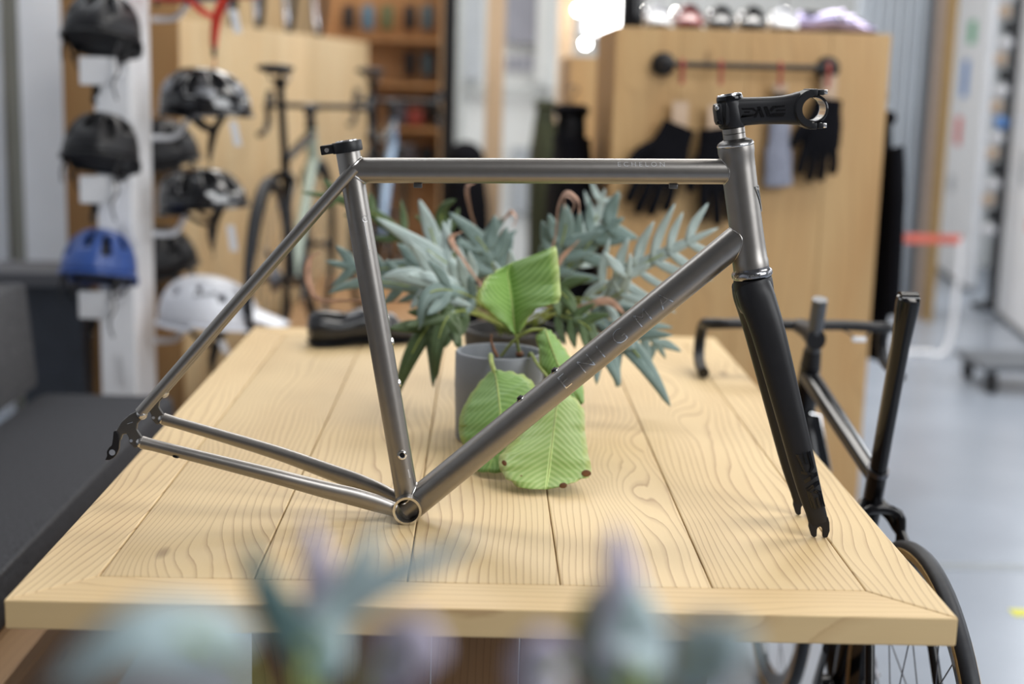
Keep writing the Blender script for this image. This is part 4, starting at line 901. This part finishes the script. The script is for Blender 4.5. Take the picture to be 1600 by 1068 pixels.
hs3 = make_helmet('white mountain bike helmet with a long visor at the bottom of the side column', HW, visor=True); place(hs3, 327, 500, SX, R(-88), R(-6)); hs3.scale = (1.05, 1.12, .98)
hs0 = make_helmet('red and grey helmet with red straps hanging above the silver-panelled one', HR, None, strapm=mat('red_strap', (.75, .06, .035), .5, 0, .1, 40)); place(hs0, 322, -12, SX, R(-84), 0); hs0.scale = (1.1, 1.1, 1.12)
for i, (py, sy) in enumerate(((30, 10), (215, 190), (365, 330), (532, 512))):
    a_, c_, d_ = W(238, py, SX), W(275, py-3, SX), W(300, sy-8, SX)
    ob('bracket_arm', B().tube(cr_([a_, c_, d_, W(345, sy-12, SX)], 5), .009, 10), WHITE, hst)
for i, q in enumerate(((365, 15, 372, 52), (364, 190, 372, 228), (360, 352, 366, 392), (346, 532, 354, 552))):
    tg_ = ob('price_tag', B().plate([W(q[0]-6, q[1], SX-.1), W(q[0]+6, q[1], SX-.1), W(q[2]+6, q[3], SX-.1), W(q[2]-6, q[3], SX-.1)], (0, 1, 0), .001), WHITE, smooth=False)
    tag(tg_, 'white price tag hanging from the %s helmet' % ('red-strapped', 'silver-panelled', 'plain glossy black', 'white visored')[i], 'tag', 'price tags under the side helmets')
for i, (px, py, lab) in enumerate(((255, 248, 'dark helmet on the back of the post behind the silver-panelled one'), (253, 415, 'dark helmet on the back of the post behind the white one'))):
    dup(front, W(px, py, HY+.52), None, lab, rot=(R(5), 0, R(-30)))
# ================================================================== CABINETS
def boards(parent, A, C, z0, z1, n, m, th=.022, name='board'):
    """vertical boards from plan point A to C"""
    A, C = V((A[0], A[1], 0)), V((C[0], C[1], 0)); d = (C-A); L_ = d.length; a_ = math.atan2(d.y, d.x)
    ws = [random.uniform(.8, 1.2) for _ in range(n)]; s_ = sum(ws); u_ = 0
    for i in range(n):
        w_ = ws[i]/s_*L_; cpt = A+d.normalized()*(u_+w_/2); u_ += w_
        o = ob(name, B().box((0, 0, 0), (w_-.0012, th, z1-z0)), m, parent, local=True, smooth=False, bevel=.0012)
        o.location = V((cpt.x, cpt.y, (z0+z1)/2))-V(parent.location); o.rotation_euler = (0, 0, a_)
CY = 4.55
ca, cc = W(953, 300, CY), W(1374, 300, CY); cz = W(1160, 47, CY).z
cab = thing('display_cabinet', 'tall pine display cabinet with a black glove rail on its front', 'cabinet', ((ca.x+cc.x)/2, CY+.4, 0))
boards(cab, (ca.x, CY), (cc.x, CY), 0, cz, 4, CABW)
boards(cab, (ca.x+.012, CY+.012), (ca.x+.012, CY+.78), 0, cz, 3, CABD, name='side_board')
boards(cab, (cc.x-.012, CY+.012), (cc.x-.012, CY+.78), 0, cz, 3, CABW, name='side_board')
ob('cabinet_top', B().box(((ca.x+cc.x)/2, CY+.38, cz-.012), (cc.x-ca.x-.06, .74, .02)), CABW, cab, smooth=False)
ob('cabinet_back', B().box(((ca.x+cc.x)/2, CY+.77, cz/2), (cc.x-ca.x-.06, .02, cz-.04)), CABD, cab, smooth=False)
C2 = 7.2
ca2, cc2 = W(887, 200, C2), W(990, 200, C2); cz2 = W(905, 88, C2).z
cab2 = thing('display_cabinet', 'further pine cabinet standing behind the glove rail cabinet', 'cabinet', ((ca2.x+cc2.x)/2, C2+.4, 0))
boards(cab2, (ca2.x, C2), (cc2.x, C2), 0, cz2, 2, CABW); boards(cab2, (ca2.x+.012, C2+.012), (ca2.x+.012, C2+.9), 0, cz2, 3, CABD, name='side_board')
ob('cabinet_top', B().box(((ca2.x+cc2.x)/2, C2+.45, cz2-.012), (cc2.x-ca2.x-.06, .86, .02)), CABW, cab2, smooth=False)
# glove rail
RY = CY-.075
rail = thing('pipe_rail', 'black pipe rail with round flanges on the pine cabinet', 'rail', W(1170, 104, RY))
fa, fb_ = W(1040, 100, RY), W(1300, 107, RY)
ob('pipe', B().tube([fa, fb_], .0095, 16), BLK, rail)
for q in (fa, fb_):
    o = ob('flange', B().lathe([(.001, .066), (.016, .066), (.021, .058), (.021, .02), (.036, .016), (.038, .002), (.038, -.0005), (.001, -.0005)], V((q.x, CY-.0115, q.z)), (0, -1, 0), 24), BLK, rail)
HRED = mat('red_hook', (.34, .05, .035), .5, 0, .1, 40)
hk = []
for i, px in enumerate((1066, 1126, 1219, 1294)):
    q = lerp(fa, fb_, (px-1040)/260); x = B(); x.tube([q+V((0, .013*math.cos(a_), .013*math.sin(a_))) for a_ in [R(-60+25*k) for k in range(11)]]+[q+V((0, -.012, -.02)), q+V((0, -.01, -.06))], .006, 8)
    o = ob('hook', x, HRED); tag(o, 'red hook on the pipe rail holding the %s' % ('wide-cuffed black glove', 'second black glove', 'grey sock', 'glove beside the sock')[i], 'hook', 'red hooks on the pipe rail'); hk.append(q)
CLOTH = mat('black_cloth', (.006, .006, .008), .95, 0, .3, 90, .4, spec=.1); SOCK = mat('grey_cloth', (.24, .255, .32), .9, 0, .15, 90, .3)
CARD = mat('header_card', (.55, .4, .28), .6, 0, .08, 20)
def glove(px, py, Y, tilt, sc, label, m=CLOTH, spread=1.0):
    o = W(px, py, Y); t = thing('cycling_glove', label, 'glove', o, group=None)
    x = B(); rot = M.Rotation(tilt, 3, 'Y')
    def lp_(x_, y_, z_): return o+rot @ V((x_*sc, y_, z_*sc))
    ob('cuff', B().tube([lp_(0, 0, 0), lp_(0, 0, -.03)], [(.018, .036*sc), (.018, .038*sc)], 16, hint=(0, 1, 0)), m, t)
    ob('palm', B().tube([lp_(0, 0, -.028), lp_(0, 0, -.06), lp_(0, 0, -.11), lp_(0, 0, -.13)], [(.017, .038*sc), (.02, .046*sc), (.02, .05*sc), (.015, .046*sc)], 16, hint=(0, 1, 0)), m, t)
    for k, ln in enumerate((.075, .09, .085, .065)):
        x0_ = (k-1.5)*.023; ob('finger', B().tube(cr_([lp_(x0_, 0, -.12), lp_(x0_*1.15*spread, -.008, -.12-ln*.55), lp_(x0_*1.2*spread, .0, -.12-ln)], 4), [.012*sc]*8+[.007*sc], 10), m, t)
    ob('thumb', B().tube(cr_([lp_(-.035, 0, -.06), lp_(-.06, -.006, -.09), lp_(-.066, -.004, -.13)], 4), [.013*sc]*8+[.008*sc], 10), m, t)
    ob('header_card', B().box(o+V((0, 0, .03)), (.05, .002, .085)), CARD, t, smooth=False)
    return t
glove(1062, 195, CY-.055, R(20), 1.45, 'black glove with a wide cuff under the hook nearest the round flange by the stem')
glove(1118, 200, CY-.06, R(-8), 1.45, 'black glove hanging beside the wide-cuffed glove')
glove(1294, 154, CY-.06, R(6), 1.25, 'black glove hanging on the rail end beside the grey sock')
o = thing('grey_sock', 'long grey sock hanging on the pipe rail between the black gloves', 'sock', W(1219, 150, CY-.05))
ob('sock_body', B().tube(cr_([W(1219, 150, CY-.05), W(1219, 190, CY-.05), W(1217, 235, CY-.05), W(1216, 275, CY-.05), W(1216, 292, CY-.05)], 4), [(.012, .022)]*4+[(.016, .034)]*4+[(.019, .043)]*5+[(.019, .046)]*3+[(.010, .03)], 16, hint=(0, 1, 0)), SOCK, o)
ob('sock_cuff', B().tube([W(1219, 146, CY-.05), W(1219, 156, CY-.05)], (.014, .024), 16, hint=(0, 1, 0)), CLOTH, o)
ob('header_card', B().box(W(1219, 138, CY-.05), (.045, .002, .03)), CARD, o, smooth=False)
# jackets hung on the cabinet sides
def jacket(loc, rz, w_, h_, m, label, th_=1):
    t = thing('jacket', label, 'jacket', loc); t.rotation_euler = (0, 0, rz); rings = []
    for i in range(15):
        z = -h_*i/14; s_ = min(1, .30+i*.25); rg = []
        for k in range(28):
            a_ = 2*math.pi*k/28; fold = 1+.10*math.sin(5*a_+i*.3)*min(1, i/4)
            rg.append(V((w_/2*s_*math.copysign(abs(math.cos(a_))**.8, math.cos(a_))*(1+.10*i/14), (.045+.03*min(1, i/5))*math.sin(a_)*fold, z-(.0 if i else -.02)-.12*abs(math.cos(a_))*(1 if i < 2 else 0))))
        rings.append(rg)
    ob('body', B().loft(rings), m, t, local=True)
    for s_ in (-1, 1):
        ob('sleeve', B().tube(cr_([V((s_*w_*.42, 0, -.09)), V((s_*w_*.54, -.02, -.3)), V((s_*w_*.57, -.03, -.62))], 5), [.055]*5+[.05]*5+[.04], 14), m, t, local=True)
    ob('collar', B().tube([V((.07*math.cos(a_), .04*math.sin(a_), .005)) for a_ in [2*math.pi*k/16 for k in range(16)]], .022, 8, closed=True), m, t, local=True)
    ob('hanger_hook', B().tube(cr_([V((0, 0, .0)), V((0, 0, .05)), V((.0, -.02, .075)), V((0, .0, .09)), V((0, .02, .075))], 4), .003, 6), STEEL, t, local=True)
    t.scale = (1, th_, 1); return t
jacket((ca.x-.105, CY+.42, 1.25), R(90), .42, .85, CLOTH, 'black jacket hanging on the shaded side of the glove rail cabinet')
jacket((cc.x+.048, CY+.18, W(1375, 200, CY+.2).z+.03), R(90), .34, .78, CLOTH, 'black jacket hanging past the glove rail end of the cabinet', .5)
jacket((ca2.x-.10, C2+.35, 1.22), R(90), .42, .85, mat('olive_cloth', (.05, .06, .03), .9, 0, .2, 60, .3), 'olive green jacket hanging on the further cabinet')
# shoes along the cabinet top
SHC = [('white', (.82, .83, .86), .18), ('black and red', (.25, .03, .03), .3), ('matte black', (.014, .014, .018), .35), ('glossy black', (.01, .01, .012), .15), ('pearl white', (.85, .86, .9), .12), ('iridescent violet', (.45, .4, .6), .12)]
for i, (nm, col_, ro_) in enumerate(SHC):
    m_ = mat('shoe_'+nm.replace(' ', '_'), col_, ro_, .0 if i < 5 else .7, .3 if i == 5 else .08, 12 if i == 5 else 30, coat=.5)
    px = (1022, 1071, 1120, 1169, 1218, 1302)[i]
    t_ = dup(shoe, (W(px, 45, CY+.22).x, CY+.20, cz-.001), None, '%s cycling shoe in the row on top of the glove rail cabinet' % nm, 'shoes on the cabinet top', mats={'shoe_black': m_}, rot=(0, 0, R(180 if i < 5 else -120)))
b = thing('display_bottle', 'dark drinking bottle standing at the cabinet top corner', 'bottle', V((W(988, 45, CY+.1).x, CY+.12, cz-.002)))
ob('bottle_body', B().lathe([(.001, 0), (.034, 0), (.036, .01), (.036, .13), (.028, .15), (.03, .155), (.03, .17), (.001, .17)], b.location, seg=24), GLO, b); ob('bottle_cap', B().lathe([(.03, .17), (.026, .185), (.01, .19), (.008, .205), (.001, .206)], b.location, seg=20), HRED, b)
# left display wall
LY = 4.95
la, lb = W(104, 300, LY), W(284, 300, LY); lc_ = W(571, 200, 8.3); lz = 1.53
lw = thing('display_cabinet', 'long pine cabinet with plank sides behind the helmets', 'cabinet', ((la.x+lb.x)/2, LY+.5, 0))
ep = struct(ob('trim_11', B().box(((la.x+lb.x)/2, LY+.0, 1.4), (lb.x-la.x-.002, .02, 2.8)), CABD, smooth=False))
boards(lw, (lb.x-.012, LY+.012), (lc_.x, lc_.y), 0, lz, 12, CABL, name='side_board')
x = B(); x.plate([(la.x, LY+.02, lz-.02), (lb.x-.03, LY+.03, lz-.02), (lc_.x-.03, lc_.y, lz-.02), (la.x, lc_.y, lz-.02)], (0, 0, 1), .02); ob('cabinet_top', x, CABL, lw, smooth=False)
a_, c_ = W(225, 100, 9.2), W(492, 100, 9.2)
struct(ob('trim_12', B().box(((a_.x+c_.x)/2, 9.2, 1.7), (c_.x-a_.x, .05, 3.4)), CABL, smooth=False))
# wheels standing on the cabinet top
SILR = mat('rim_silver', (.5, .5, .55), .3, .6, .05, 30)
w0 = thing('spare_wheel', 'spoked bicycle wheel standing on top of the long pine cabinet', 'wheel', group='wheels on the long cabinet')
make_wheel(w0, (0, 0, .337), .02, RUB, BLKR, SILR, name='tyre')
for i, (px, Y) in enumerate(((384, 5.65), (424, 6.1), (470, 6.65), (515, 7.3))):
    q = W(px, 45, Y); t_ = w0 if i == 0 else dup(w0, (0, 0, 0)); t_.location = (q.x-.05, Y, lz-.008); t_.rotation_euler = (0, 0, R(12))
# ================================================================== BACK OF THE SHOP
PEG = wood('pegboard_wood', (.40, .2, .075), (.3, .14, .05), 12, 'Z', .3, .6, .3)
QY = 8.9
a_, c_ = W(490, 200, QY), W(690, 200, QY)
pg = thing('product_wall', 'orange-brown wooden product wall with shelves at the back of the shop', 'shelf', ((a_.x+c_.x)/2, QY, 0))
boards(pg, (a_.x, QY), (c_.x, QY), 0, 2.6, 6, PEG, name='panel')
for py in (62, 132, 200, 262):
    q = W(600, py, QY-.1); ob('shelf', B().box(((a_.x+c_.x)/2, QY-.12, q.z), (c_.x-a_.x-.02, .2, .02)), PEG, pg, smooth=False)
ob('side_panel', B().box((c_.x+.01, QY-.1, 1.3), (.03, .26, 2.6)), mat('wood_light_edge', (.5, .33, .18), .5), pg, smooth=False)
pcs = {'black': BLK, 'blue': mat('product_blue', (.06, .14, .2), .5), 'green': mat('product_olive', (.08, .1, .04), .5), 'teal': mat('product_teal', (.04, .08, .1), .5), 'grey': mat('product_grey', (.12, .12, .15), .5), 'red': mat('product_red', (.35, .06, .045), .5)}
def product(px, py0, py1, wpx, cn, lab):
    a_, c_ = W(px, py0, QY-.06), W(px, py1, QY-.06); h_ = a_.z-c_.z; w_ = wpx/F*QY
    t = thing('packaged_product', lab, 'product', (c_.x, QY-.07, c_.z), 'products on the product wall')
    ob('pouch', B().box((c_.x, QY-.07, c_.z+h_*.46), (w_, .05, h_*.9), None, .012), pcs[cn], t)
    ob('header', B().box((c_.x, QY-.07, c_.z+h_*.95), (w_*.8, .006, h_*.12)), GREYL if cn == 'grey' else pcs[cn], t, smooth=False)
for (px, cn) in ((545, 'black'), (575, 'blue'), (605, 'green'), (640, 'black'), (668, 'teal')): product(px, 8, 47, 17, cn, '%s pouch hanging in the upper row of the product wall' % cn)
for (px, cn) in ((640, 'black'), (668, 'teal')): product(px, 80, 120, 16, cn, '%s pouch hanging in the lower row of the product wall' % cn)
for (px, cn, y0, y1, w_) in ((622, 'grey', 155, 193, 24), (649, 'red', 168, 195, 24), (672, 'black', 150, 190, 14), (630, 'grey', 225, 256, 38), (666, 'black', 228, 258, 22), (575, 'grey', 226, 258, 38)): product(px, y0, y1, w_, cn, '%s boxed product on a shelf of the product wall' % cn)
KY = 7.9
a_, c_ = W(690, 200, KY), W(711, 200, KY)
o = ob('black_column', B().box(((a_.x+c_.x)/2, KY, 1.6), (c_.x-a_.x, .1, 3.2)), BLK, smooth=False); o.name = 'trim_4'; struct(o)
a_, c_ = W(757, 200, KY), W(784, 200, KY)
o = ob('trim_5', B().box(((a_.x+c_.x)/2, KY-.2, 1.6), (c_.x-a_.x, .1, 3.2)), mat('post_pine', (.58, .42, .27), .5, 0, .1, 5, 0, (6, 6, .5)), smooth=False); struct(o)
a_, c_ = W(872, 50, 9.6), W(896, 50, 9.6)
o = ob('trim_6', B().box(((a_.x+c_.x)/2, 9.6, 1.7), (c_.x-a_.x, .1, 3.4)), MT['post_pine'], smooth=False); struct(o)
# glazed white door / window front
DY = 10.2
a_, c_ = W(712, 200, DY), W(884, 200, DY); dz1 = 3.0
do = struct(ob('door_1', B().box(((a_.x+c_.x)/2, DY+.06, 1.5), (c_.x-a_.x, .04, 3.0)), mat('door_white', (.70, .73, .73), .4, 0, .04, 3), smooth=False))
def dpart(n, x0, x1, y0, y1, m, dy=0, th=.03):
    p0, p1 = W(x0, y0, DY-dy), W(x1, y1, DY-dy); return ob(n, B().box(((p0.x+p1.x)/2, DY-dy, (p0.z+p1.z)/2), (abs(p1.x-p0.x), th, abs(p0.z-p1.z))), m, do, smooth=False)
GLS = mat('window_glass_grey', (.30, .31, .36), .15, 0, .12, 3); GLD = mat('window_glass_pale', (.42, .46, .5), .2, 0, .12, 2)
dpart('pane', 793, 838, -60, 68, GLS, .02); dpart('pane', 722, 752, -60, 125, GLD, .02)
dpart('rail', 722, 868, 134, 144, mat('door_rail_grey', (.42, .45, .45), .5), .03)
for k, px in enumerate((795, 806, 817, 828, 840)): dpart('poster_letter', px-3.5, px+3.5, 88, 110, mat('poster_ink', (.2, .2, .26), .6), .025, .008)
dpart('mullion', 842, 852, -60, 130, MT['door_white'], .03); dpart('mullion', 712, 721, -60, 250, MT['door_rail_grey'], .03)
dpart('pane', 800, 850, 230, 330, GLD, .02)
BG = thing('backpack', 'black bag leaning beside the dark column at the back', 'bag', W(722, 300, 7.4)); BG.location.z = 0
q = W(728, 240, 7.4)
ob('bag_body', B().ell((q.x, 7.4, .58), (.13, .12, .42)), CLOTH, BG); ob('bag_top', B().ell((q.x-.0, 7.4, .93), (.10, .09, .1)), CLOTH, BG); ob('bag_base', B().box((q.x, 7.4, .12), (.2, .18, .24), None, .03), CLOTH, BG)
# bright window above the far cabinet and glowing balls added for bright reflections
WIN = mat('bright_window', (1, .98, .95), .5, 0, 0, 5, emit=7)
a_, c_ = W(918, 10, 10.8), W(985, 10, 10.8); zb = W(940, 52, 10.8).z
o = struct(ob('window_1', B().box(((a_.x+c_.x)/2, 10.96, zb+.5), (c_.x-a_.x+.06, .06, 1.06)), WHITE, smooth=False))
ob('window_pane', B().box(((a_.x+c_.x)/2, 10.92, zb+.5), (c_.x-a_.x, .02, 1.0)), WIN, o, smooth=False)
GLINT = mat('lamp_glow', (1, .96, .88), .5, 0, 0, 5, emit=40)
def glint_ball(px, py, Y, r_, lab):
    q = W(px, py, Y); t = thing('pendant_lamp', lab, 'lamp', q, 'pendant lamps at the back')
    ob('bulb', B().ell(q, (r_,)*3), GLINT, t); ob('socket', B().lathe([(r_*.5, r_*.8), (r_*.45, r_*2.2), (.004, r_*2.4)], q, seg=12), BLK, t); ob('cable', B().tube([q+V((0, 0, r_*2)), V((q.x, q.y, 4.3))], .003, 6), BLK, t)
glint_ball(915, 68, 8.9, .024, 'small lit bulb hanging above the further cabinet'); glint_ball(905, 15, 9.3, .03, 'lit bulb hanging higher beside the bright window')
glint_ball(922, 15, 9.3, .03, 'lit bulb hanging right beside the bright window')
for px, py in ((1012, 18), (1030, 18), (1058, 20), (1080, 28), (1226, 20)): glint_ball(px, py, 9.0, .022, 'lit bulb in the row seen above the shoes')
# ================================================================== RIGHT SIDE OF THE SHOP
ROLL = mat('roller_door_grey', (.42, .47, .53), .5, 0, .08, 3)
RYd = 8.6
a_, c_ = W(1330, 200, RYd), W(1436, 200, RYd)
rd = struct(ob('door_2', B().box(((a_.x+c_.x)/2, RYd+.05, 1.6), (c_.x-a_.x, .06, 3.2)), ROLL, smooth=False))
for k in range(7):
    xk = lerp(a_.x, c_.x, (k+.5)/7); ob('panel', B().box((xk, RYd, 1.6), ((c_.x-a_.x)/7*.86, .05, 3.2), None, .015), ROLL, rd)
ROFF = mat('dark_gap', (.10, .11, .125), .6)
for n_, x0, x1, Y, m_ in (('trim_7', 1434, 1448, 8.5, ROFF), ('trim_8', 1448, 1466, 8.4, mat('taupe_post', (.30, .24, .20), .6)), ('trim_9', 1466, 1474, 8.3, mat('ochre_edge', (.30, .19, .06), .6))):
    a_, c_ = W(x0, 250, Y), W(x1, 250, Y); struct(ob(n_, B().box(((a_.x+c_.x)/2, Y, 1.6), (c_.x-a_.x, .08, 3.2)), m_, smooth=False))
STK = {n_: mat('sticker_'+n_, c_, .5, 0, .25, 14) for n_, c_ in (('green', (.1, .42, .22)), ('blue', (.1, .25, .58)), ('red', (.7, .12, .1)), ('pink', (.72, .36, .34)), ('grey', (.45, .47, .5)))}
def slab(lab, A, C, z0, z1, th, stickers, name='display_board'):
    A, C = V((A.x, A.y, 0)), V((C.x, C.y, 0)); mid_ = (A+C)/2; d = C-A; an = math.atan2(d.y, d.x); rot = M.Rotation(an, 3, 'Z')
    t = thing(name, lab, 'board', (mid_.x, mid_.y, z0)); nrm = rot @ V((0, -1, 0))
    ob('panel', B().box((mid_.x, mid_.y, (z0+z1)/2), (d.length, th, z1-z0), rot), mat('board_white', (.80, .81, .84), .35, 0, .03, 4), t, smooth=False)
    for u_, zc, w_, h_, cn in stickers:
        c_ = A+d*u_+nrm*(th/2+.002); ob('sticker', B().box((c_.x, c_.y, zc), (w_, .003, h_), rot), STK[cn], t, smooth=False)
    ob('foot', B().box((mid_.x, mid_.y, z0-.02 if z0 > .05 else .015), (d.length, th*1.6, .03), rot), ROFF, t, smooth=False)
    return t
bA, bC = G(1466, 420, 0), G(1516, 455, 0)
slab('white board with green, blue and red stickers standing at the far side', bA, bC, .03, 2.4, .05, [(.55, W(1497, 50, (bA.y+bC.y)/2).z, .24, .16, 'green'), (.45, W(1488, 122, (bA.y+bC.y)/2).z, .22, .26, 'blue'), (.38, W(1482, 205, (bA.y+bC.y)/2).z, .20, .2, 'red'), (.3, W(1478, 290, (bA.y+bC.y)/2).z, .2, .12, 'grey')])
b1, b2_ = G(1562, 492, 0), G(1650, 562, 0)
slab('large white board with pink stickers nearest the shop entrance', b1, b2_, .03, 2.4, .05, [(.40, 1.62, .22, .16, 'pink'), (.42, 1.18, .2, .14, 'pink'), (.30, .92, .16, .2, 'grey'), (.5, .62, .2, .08, 'pink'), (.55, .8, .3, .03, 'grey')])
# dark post with small parts hanging between the boards
q = G(1551, 482, 0)
hp_ = thing('accessory_post', 'black post hung with small accessories between the white boards', 'display stand', (q.x, q.y, 0))
ob('post', B().box((q.x-.0, q.y, 1.2), (.065, .065, 2.4)), BLK, hp_, smooth=False); ob('post_base', B().box((q.x-.0, q.y, .015), (.22, .22, .03)), BLK, hp_, smooth=False)
AC = [mat('accessory_white', (.75, .75, .78), .4), BLK, MT['header_card'], STK['blue'], mat('accessory_yellow', (.6, .5, .08), .5), HRED]
for k in range(20):
    z = .5+k*.095; m_ = AC[(0, 1, 2)[k % 3]] if k not in (7, 18, 19) else AC[(3, 5, 4)[(7, 18, 19).index(k)]]
    o = ob('accessory', B().ell((q.x-.09+.02*math.sin(k*2.1), q.y-.05, z), (.045, .03, .038), M.Rotation(k, 3, 'Y'), 10, 7), m_, hp_)
# red and white barrier with white tube frame
r0, r1 = W(1395, 372, 7.2), W(1502, 374, 7.2)
br = thing('barrier_strap', 'red and white strap stretched on a white tube frame', 'barrier', (lerp(r0, r1, .5).x, 7.2, 0))
ob('strap', B().box(lerp(r0, r1, .5), (r1.x-r0.x, .012, .045), None, .003), mat('strap_red', (.62, .13, .09), .5, 0, .3, 8), br, smooth=False)
for q, m_ in ((r0, 1), (r1, -1)):
    ob('frame_tube', B().tube(cr_([q, V((q.x, 7.2, .35)), V((q.x+m_*.03, 7.2, .03)), V((q.x+m_*.2, 7.2, .016))], 5), .014, 10), WHITE, br)
ob('frame_tube', B().tube([V((r0.x+.1, 7.2, .016)), V((r1.x-.1, 7.2, .016))], .014, 10), WHITE, br)
# trolley at the far right
tq = G(1560, 610, 0)
tr = thing('wheeled_trolley', 'low dark wheeled trolley standing before the large white board', 'trolley', (tq.x, tq.y, 0))
ob('deck', B().box((tq.x+.16, tq.y+.1, .12), (.55, .4, .03), None, .005), ROFF, tr, smooth=False)
for dx in (-.06, .38):
    for dy in (-.06, .26):
        ob('caster', B().lathe([(.012, -.014), (.05, -.014), (.052, 0), (.05, .014), (.012, .014)], (tq.x+dx, tq.y+dy, .0525), (1, 0, 0), 20), BLKR, tr)
        ob('fork', B().box((tq.x+dx, tq.y+dy, .085), (.036, .03, .05)), BLK, tr, smooth=False)
ob('upright', B().tube([(tq.x+.2, tq.y+.1, .13), (tq.x+.2, tq.y+.1, 1.0)], .016, 10), BLK, tr)
fm = ob('floor_tape', B().box((G(1592, 957, 0).x+.06, G(1592, 957, 0).y, .0008), (.16, .05, .0012)), mat('yellow_tape', (.62, .6, .06), .6), smooth=False); tag(fm, 'short strip of yellow tape stuck on the grey floor', 'tape')
fj = ob('floor_joint', B().box((2.4, G(1540, 885, 0).y, .0006), (3.0, .06, .001)), mat('floor_joint_grey', (.26, .285, .31), .4), smooth=False); fj.name = 'trim_10'; struct(fj)
bpy.context.view_layer.update()
